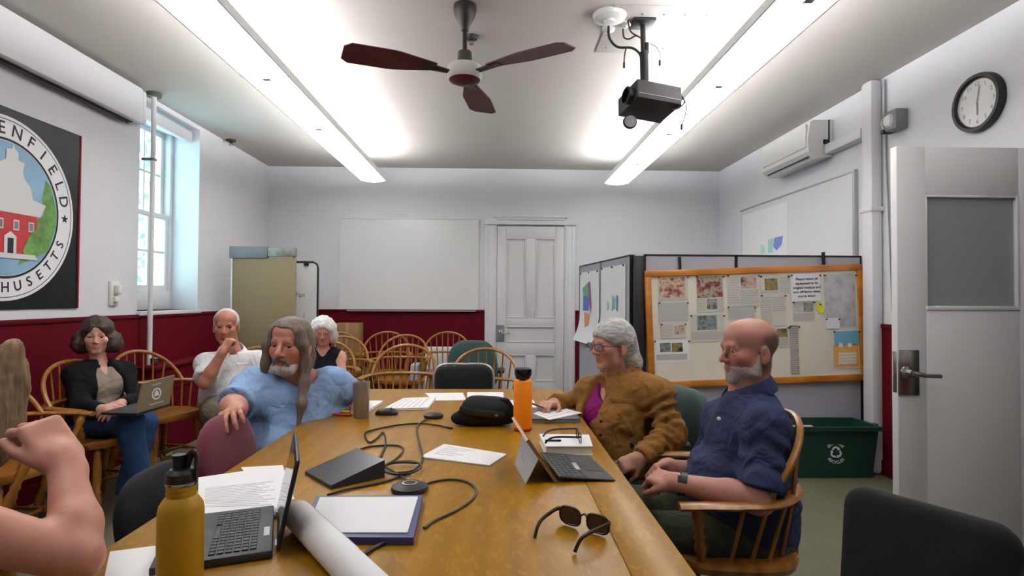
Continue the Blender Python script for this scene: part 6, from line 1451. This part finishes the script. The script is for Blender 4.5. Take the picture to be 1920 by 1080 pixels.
# ---- woman with laptop at the left wall
def build_p4():
    f=np.array((.50,-.86,-.04)); H=Head(at(182,630,3.72),f,(0,.03,1),.93)
    neck=at(184,680,3.75); shR=at(143,704,3.62); shL=at(232,698,3.86); hip=at(186,788,3.72)
    t=person('dark-haired woman in black cardigan with a laptop on her lap',(hip.x,hip.y))
    elR=at(152,762,3.50); wrR=at(196,768,3.42); elL=at(250,752,3.72); wrL=at(224,758,3.50)
    hd=at(208,768,3.40)
    lo,hi=boxof([H.C,neck,shL,shR,hip,elL,wrL,elR,wrR,hd,(-1.95,3.2,0)],.16); lo[2]=0
    S=SDF(lo,hi,.013,[(H.C-.13,H.C+.13,.005),(A3(hd)-.08,A3(hd)+.08,.0055)])
    H.add(S,neck,True,(.044,.050),.9,.95); ff,ll,uu=torso(S,hip,neck,shL,shR,-.012,.92,.95,0,chest=.85,sh=.044)
    arm(S,shL,elL,wrL,(.042,.036,.025)); arm(S,shR,elR,wrR,(.042,.036,.025))
    hand(S,wrR,(.8,.1,-.1),(-.1,-.7,.7),1,.9,curl=(.5,.5,.4)); hand(S,wrL,(-.1,-.8,-.25),(.5,-.1,.8),-1,.9,curl=(.5,.6,.4))
    kn=[(-2.19,3.64,.50),(-2.15,3.44,.545)]; an=[(-2.20,3.52,.09),(-2.10,3.46,.24)]
    legs(S,A3(hip)-np.array((0,0,.03)),f,(.55,.83,0),kn,an,(.075,.05,.038))
    sdfob('body',S,skinmat('skin_light',(208,160,140)),t,H.tint(cheek=.1,brow=(.40,.34,.32),lips=(.85,.5,.5))); H.eyes(t,(50,44,40),(1,-.05,0))
    Sb=SDF(H.C-.2,H.C+.2,.006); q=H.sc; E=lambda c,r,k=.02,op='u':Sb.ell(H.p(*c),np.array(r)*q,H.R,k*q,op)
    E((-.014,0,.044),(.112,.094,.096),0); E((-.04,.0,-.03),(.09,.115,.09),.03)
    for y in (-1,1): E((-.01,y*.095,-.055),(.062,.048,.062),.04); E((-.05,y*.08,-.04),(.06,.05,.07),.04)
    E((.10,0,-.052),(.084,.062,.112),.012,'s'); E((.11,0,-.07),(.08,.07,.07),.012,'s'); E((0,0,-.15),(.06,.055,.07),.01,'s')
    Sb.wrinkle(.009,85,3,5).wrinkle(.003,190,9,4); sdfob('hair',Sb,hairmat('dark_brown_hair',(62,42,34),.5,70,(.7,.7,.4)),t)
    S=SDF(*boxof([neck,shL,shR,hip],.2),.011); torso(S,hip,neck,shL,shR,.004,.94,.98,0,chest=.9,sh=.044); S.cone(A3(neck)+ff*.10,A3(neck)+ff*.13-uu*.13,.055,.012,.01,'s'); S.cone(A3(neck)-uu*.01,A3(neck)+uu*.2,.055,.08,.01,'s'); S.wrinkle(.004,40,3); S.cut(A3(hip)-uu*.05,-uu); sdfob('wrap_top',S,cloth('taupe_knit',(142,128,116)),t)
    S=SDF(*boxof([neck,shL,shR,hip,elL,wrL,elR,wrR],.17),.010); torso(S,hip,neck,shL,shR,.020,.98,1.04,0,chest=.85,sh=.046)
    for a,b,c in ((shL,elL,wrL),(shR,elR,wrR)):
        a,b,c=A3(a),A3(b),A3(c); S.cone(a,b,.058,.052,.04); S.cone(b,c-(c-b)*.12,.052,.040,.02,flat=True)
    S.wrinkle(.007,30,3); nk=A3(neck); S.cone(nk+ff*.13,nk+ff*.16-uu*.42,.068,.085,.015,'s'); S.cone(nk-uu*.02,nk+uu*.2,.062,.08,.01,'s'); S.cut(A3(hip)-uu*.08,-uu); sdfob('cardigan',S,cloth('black_knit',(10,10,13)),t)
    S=SDF(*[np.array(v) for v in ((-2.85,3.2,.02),(-1.8,4.05,.80))],.013); legs(S,A3(hip)-np.array((0,0,.03)),f,(.55,.83,0),kn,[an[0],an[1]],(.098,.074,.068)); S.ell(A3(hip)-np.array((0,0,.03)),(.16,.16,.11),None,.05); S.wrinkle(.007,28,2); S.cut((0,0,.10),(0,0,-1)); sdfob('jeans',S,cloth('blue_denim',(40,66,104),.15,fold=.3),t)
    shoes(t,[an[0]],(1,-.3),M['dark'])
    a=A3(an[1]); S=SDF(a-.2,a+.25,.012); R=np.stack(basis((.8,-.3,-.5)),1); S.ell(a+np.array((.05,-.02,-.05)),(.12,.045,.045),R,0); sdfob('shoe',S,M['dark'],t)
    # laptop on her lap
    A,B,C,D=at(256,775,3.27),at(318,757,3.50),at(328,703,3.53),at(267,719,3.30)
    lt=thing('laptop','open laptop with a light seal on its tan lid on the woman\'s lap','laptop',tuple((A+B)/2))
    nrm=(B-A).cross(D-A).normalized(); nrm=nrm if nrm.x>0 else -nrm
    lid=mat('tan_lid',(140,120,98),.5,metal=.3); l_=slab('screen_lid',[A,B,C,D],.008,-nrm,lid,lt)
    ex_=(B-A).normalized(); uy=(D-A); ctr=(A+B+C+D)/4; uyn=(uy-ex_*uy.dot(ex_)).normalized(); FM_=frame(ex_,uyn,ex_.cross(uyn),ctr+nrm*.0008)
    if ex_.cross(uyn).dot(nrm)<0: FM_=frame(-ex_,uyn,nrm,ctr+nrm*.0008)
    wob('seal_mark',G().lathe([(.026,0),(.034,0),(.034,.0008),(.026,.0008),(.026,0)],24,FM_,False),M['inkw'],l_); wob('seal_mark',G().prism([(-.018,-.012),(.018,-.012),(.012,.010),(0,.022),(-.012,.010)],.0008,FM_),M['inkw'],l_,False)
    for dy,w_ in ((.055,.07),(-.055,.10)): wob('lid_line',G().box((0,dy,.0004),(w_,.008,.0008),FM_),mat('lid_print',(186,170,150),.5),l_,False)
    back=A3(hip); dirb=V((-1,.12,0)).normalized(); E_,F_=A+dirb*.215,B+dirb*.215; slab('keyboard_base',[A,B,F_,E_],.014,(0,0,-1),M['dark'],lt)
build_p4()
# ---- man in the white shirt, hand at chin
def build_p5():
    f=np.array((.30,-.95,-.10)); H=Head(at(424,611,4.2),f,(0,.02,1),1.02)
    neck=at(436,662,4.26); shR=at(388,682,4.14); shL=at(484,678,4.30); hip=at(430,752,4.30)
    t=person('white-haired man in white short-sleeved shirt resting chin on fist',(hip.x,hip.y))
    elR=at(384,718,3.98); wrR=at(418,660,4.00); fist=at(430,638,4.03); elL=at(500,728,4.22); wrL=at(478,752,4.02)
    lo,hi=boxof([H.C,neck,shL,shR,hip,elL,wrL,elR,wrR,fist,(-1.8,3.7,0)],.17); lo[2]=0
    S=SDF(lo,hi,.013,[(H.C-.15,H.C+.14,.0055)])
    H.add(S,neck,False,(.056,.062)); ff,ll,uu=torso(S,hip,neck,shL,shR,-.012,1.04,1.05,.5)
    arm(S,shR,elR,wrR,(.048,.042,.029)); arm(S,shL,elL,wrL,(.048,.042,.029))
    hand(S,wrR,A3(fist)-A3(wrR),(-.4,-.9,.1),1,.98,per=((1.2,1.3,.8),)*4,tcurl=.6,tout=.4); hand(S,wrL,(-.5,-.8,-.2),(0,0,1),-1,.98)
    kn=[(A3(at(452,778,3.86))),(A3(at(404,776,3.80)))]; an=[(kn[0][0]+.02,kn[0][1]+.05,.09),(kn[1][0],kn[1][1]+.05,.09)]
    legs(S,A3(hip)-np.array((0,0,.03)),f,(.95,.3,0),kn,an,(.08,.055,.042))
    sdfob('body',S,skinmat('skin_tanned',(186,126,104)),t,H.tint(cheek=.2,brow=(.8,.78,.76))); H.eyes(t,(50,50,54),(1,.1,0))
    Sb=SDF(H.C-.16,H.C+.16,.006); q=H.sc; E=lambda c,r,k=.02,op='u':Sb.ell(H.p(*c),np.array(r)*q,H.R,k*q,op)
    E((-.02,0,.034),(.102,.083,.088),0); E((.09,0,-.03),(.075,.085,.125),.012,'s'); E((.0,.1,-.06),(.06,.045,.075),.01,'s'); E((.0,-.1,-.06),(.06,.045,.075),.01,'s'); E((-.04,0,-.12),(.1,.1,.06),.01,'s'); Sb.wrinkle(.002,180,3); sdfob('hair',Sb,hairmat('white_hair',(206,204,204),.8,160,(1,1,.4)),t)
    wh=cloth('white_cotton',(226,226,228),.04); S=SDF(*boxof([neck,shL,shR,hip,elL,elR],.2),.011); torso(S,hip,neck,shL,shR,.014,1.08,1.12,.5)
    for a,b in ((shR,elR),(shL,elL)): a,b=A3(a),A3(b); S.cone(a,a+(b-a)*.80,.066,.076,.04,flat=True)
    S.wrinkle(.008,30,13,5); S.cone(A3(neck)-uu*.02,A3(neck)+uu*.2,.062,.07,.01,'s'); S.cut(A3(hip)-uu*.02,-uu); sdfob('shirt',S,wh,t)
    collar('collar',t,A3(neck)+uu*.004,ff,uu+ff*.15,.068,.042,wh,20,.034,.03)
    wob('belt',G().lathe([(.175,-.018),(.185,-.016),(.185,.016),(.175,.018)],32,frame(ll,-ff,uu,A3(hip)+uu*.0),False),M['black'],t)
    S=SDF(*boxof([hip]+kn+[np.array(a) for a in an],.16),.014); legs(S,A3(hip)-np.array((0,0,.03)),f,(.95,.3,0),kn,an,(.105,.078,.064)); S.ell(A3(hip)-np.array((0,0,.03)),(.18,.17,.12),None,.05); S.wrinkle(.006,30,2); S.cut((0,0,.10),(0,0,-1)); sdfob('trousers',S,cloth('khaki_twill',(98,90,72)),t); shoes(t,an,(.2,-1),M['dark'])
build_p5()
# ---- woman with curly white hair
def build_p6():
    f=np.array((.22,-.95,-.22)); H=Head(at(606,621,4.95),f,(0,0,1),.95)
    neck=at(606,657,5.0); shR=at(572,672,4.96); shL=at(638,670,5.02); hip=at(606,738,5.08)
    t=person('woman with curly white hair in a black tank top',(hip.x,hip.y)); elL=at(642,712,4.92); wrL=at(625,728,4.72); elR=at(566,714,4.86); wrR=at(592,730,4.68)
    lo,hi=boxof([H.C,neck,shL,shR,hip,elL,wrL,elR,wrR,(-1.4,4.5,0)],.17); lo[2]=0; S=SDF(lo,hi,.013,[(H.C-.13,H.C+.13,.006)])
    H.add(S,neck,True,(.047,.052)); ff,ll,uu=torso(S,hip,neck,shL,shR,-.004,.98,1.0,.2,chest=.9,sh=.046); arm(S,shR,elR,wrR,(.046,.038,.026)); arm(S,shL,elL,wrL,(.046,.038,.026)); hand(S,wrR,(.5,-.8,-.1),(0,0,1),1,.9); hand(S,wrL,(-.5,-.8,-.1),(0,0,1),-1,.9)
    kn=[A3(at(636,752,4.62)),A3(at(590,752,4.60))]; an=[(kn[0][0],kn[0][1]+.05,.09),(kn[1][0],kn[1][1]+.05,.09)]; legs(S,A3(hip)-np.array((0,0,.03)),f,(1,.1,0),kn,an,(.076,.05,.038))
    sdfob('body',S,skinmat('skin_rosy',(206,150,130)),t,H.tint(cheek=.22,brow=(.85,.82,.8))); H.eyes(t,(60,60,64),(1,0,-.3))
    Sb=SDF(H.C-.2,H.C+.2,.0075); q=H.sc; E=lambda c,r,k=.02,op='u':Sb.ell(H.p(*c),np.array(r)*q,H.R,k*q,op)
    E((-.014,0,.046),(.112,.097,.095),0); 
    for y in (-1,1): E((-.01,y*.082,-.01),(.065,.04,.08),.04); E((-.02,y*.085,-.07),(.06,.04,.055),.04)
    E((.10,0,-.045),(.085,.062,.105),.012,'s'); E((0,0,-.15),(.06,.055,.07),.01,'s'); Sb.wrinkle(.010,110,3,6); sdfob('hair',Sb,hairmat('curly_white_hair',(220,218,214),.75,60,(1,1,1)),t)
    worn_glasses(H,t,mat('thin_frame',(150,120,110),.4),gl,.128,.03)
    S=SDF(*boxof([neck,shL,shR,hip],.2),.010); torso(S,hip,neck,A3(neck)+(A3(shL)-A3(neck))*.62,A3(neck)+(A3(shR)-A3(neck))*.62,.010,1.0,1.06,.25,chest=.92,sh=.046); S.cone(A3(neck)+ff*.10+uu*.04,A3(neck)+ff*.13-uu*.02,.07,.05,.01,'s'); S.cone(A3(neck)-uu*.01,A3(neck)+uu*.2,.058,.09,.01,'s'); S.cut(A3(hip)-uu*.05,-uu); sdfob('tank_top',S,cloth('black_jersey',(18,19,26)),t)
    S=SDF(*boxof([hip]+kn+[np.array(a) for a in an],.16),.015); legs(S,A3(hip)-np.array((0,0,.03)),f,(1,.1,0),kn,an,(.10,.072,.06)); S.ell(A3(hip)-np.array((0,0,.03)),(.17,.16,.12),None,.05); S.cut((0,0,.10),(0,0,-1)); sdfob('trousers',S,cloth('black_trousers',(24,24,28)),t); shoes(t,an,(.2,-1),M['dark'])
build_p6()
# ---- person at the left edge, chin on raised fist
def build_p7():
    f=np.array((.10,.99,-.05)); H=Head(at(-82,716,1.40),f,(0,-.05,1),.95)
    neck=at(-95,850,1.30); shR=at(-95,985,1.02); shL=at(-190,905,1.44); hip=np.array((-1.34,1.12,.50)); neck=A3(neck)
    t=person('blond person at the left edge leaning chin on a raised fist',(hip[0],hip[1]))
    elR=at(150,1046,1.10); wrR=at(122,868,1.215); fist=at(50,815,1.27); elL=np.array((-1.02,1.62,.80)); wrL=np.array((-.76,1.64,.80))*1
    lo,hi=boxof([H.C,neck,shL,shR,hip,elR,wrR,fist,(-.9,1.2,0)],.16); lo[2]=0
    S=SDF(lo,hi,.013,[(A3(fist)-.11,A3(fist)+.11,.0045),(H.C-.13,H.C+.13,.006)])
    H.add(S,neck,True,(.05,.056)); ff,ll,uu=torso(S,hip,neck,shL,shR,-.006,.98,1.0,.1,sh=.05)
    a,b,c=A3(shR),A3(elR),A3(wrR); S.cone(a,b,.050,.040,.012); S.cone(b,b+(c-b)*.32,.037,.043,.012); S.cone(b+(c-b)*.32,c,.043,.028,.02)
    hand(S,wrR,(-.64,.15,.72),(.52,-.42,.66),1,1.08,per=((.95,1.2,.7),(1.0,1.25,.7),(1.05,1.3,.7),(1.1,1.3,.7)),spread=.13,tcurl=.5,tout=.35,k=.003,rk=1.0)
    d=A3(shL); S.cone(d,d+np.array((.05,.05,-.25)),.052,.045,.03)
    kn=[(-.92,1.22,.52),(-.92,1.00,.52)]; an=[(-.92,1.24,.09),(-.92,1.0,.09)]; legs(S,hip,f,(-.6,.6,0),kn,an,(.076,.05,.038))
    sdfob('body',S,skinmat('skin_warm',(196,142,124)),t,H.tint()); H.eyes(t,(70,80,90))
    Sb=SDF(A3(H.C)-np.array((.2,.2,.34)),A3(H.C)+.19,.0065); q=H.sc; E=lambda c,r,k=.02,op='u':Sb.ell(H.p(*c),np.array(r)*q,H.R,k*q,op)
    E((-.02,0,.042),(.108,.092,.092),0); E((-.04,0,-.06),(.085,.098,.13),.04); E((-.06,0,-.16),(.07,.09,.10),.04); E((.10,.02,-.06),(.085,.062,.13),.012,'s'); E((.055,-.085,-.03),(.055,.030,.14),.02); E((.03,-.09,-.12),(.06,.035,.10),.02); Sb.wrinkle(.005,80,3,5).wrinkle(.003,180,9,4); sdfob('hair',Sb,hairmat('blond_hair',(132,104,70),.5,80,(1,1,.1)),t)
    S=SDF(*boxof([neck,shL,shR,hip],.2),.012); torso(S,hip,neck,A3(neck)+(A3(shL)-A3(neck))*.7,A3(neck)+(A3(shR)-A3(neck))*.66,.010,1.0,1.05,.1,sh=.05); S.cone(A3(neck)-uu*.02,A3(neck)+uu*.2,.07,.08,.01,'s'); S.cut(A3(hip)-uu*.08,-uu); sdfob('sleeveless_top',S,cloth('dark_green_top',(52,58,56)),t)
    S=SDF(*boxof([hip]+[np.array(k) for k in kn]+[np.array(a) for a in an],.16),.015); legs(S,hip,f,(-.6,.6,0),kn,an,(.10,.072,.06)); S.ell(hip,(.17,.17,.12),None,.05); S.cut((0,0,.10),(0,0,-1)); sdfob('trousers',S,cloth('grey_trousers',(60,62,68)),t); shoes(t,an,(1,0),M['dark'])
    stack_chair('black chair under the blond person at the left edge',(hip[0],hip[1],0),8,M['blackfab'],M['black'],(.5,.84),.44,name='upholstered_chair')
build_p7()
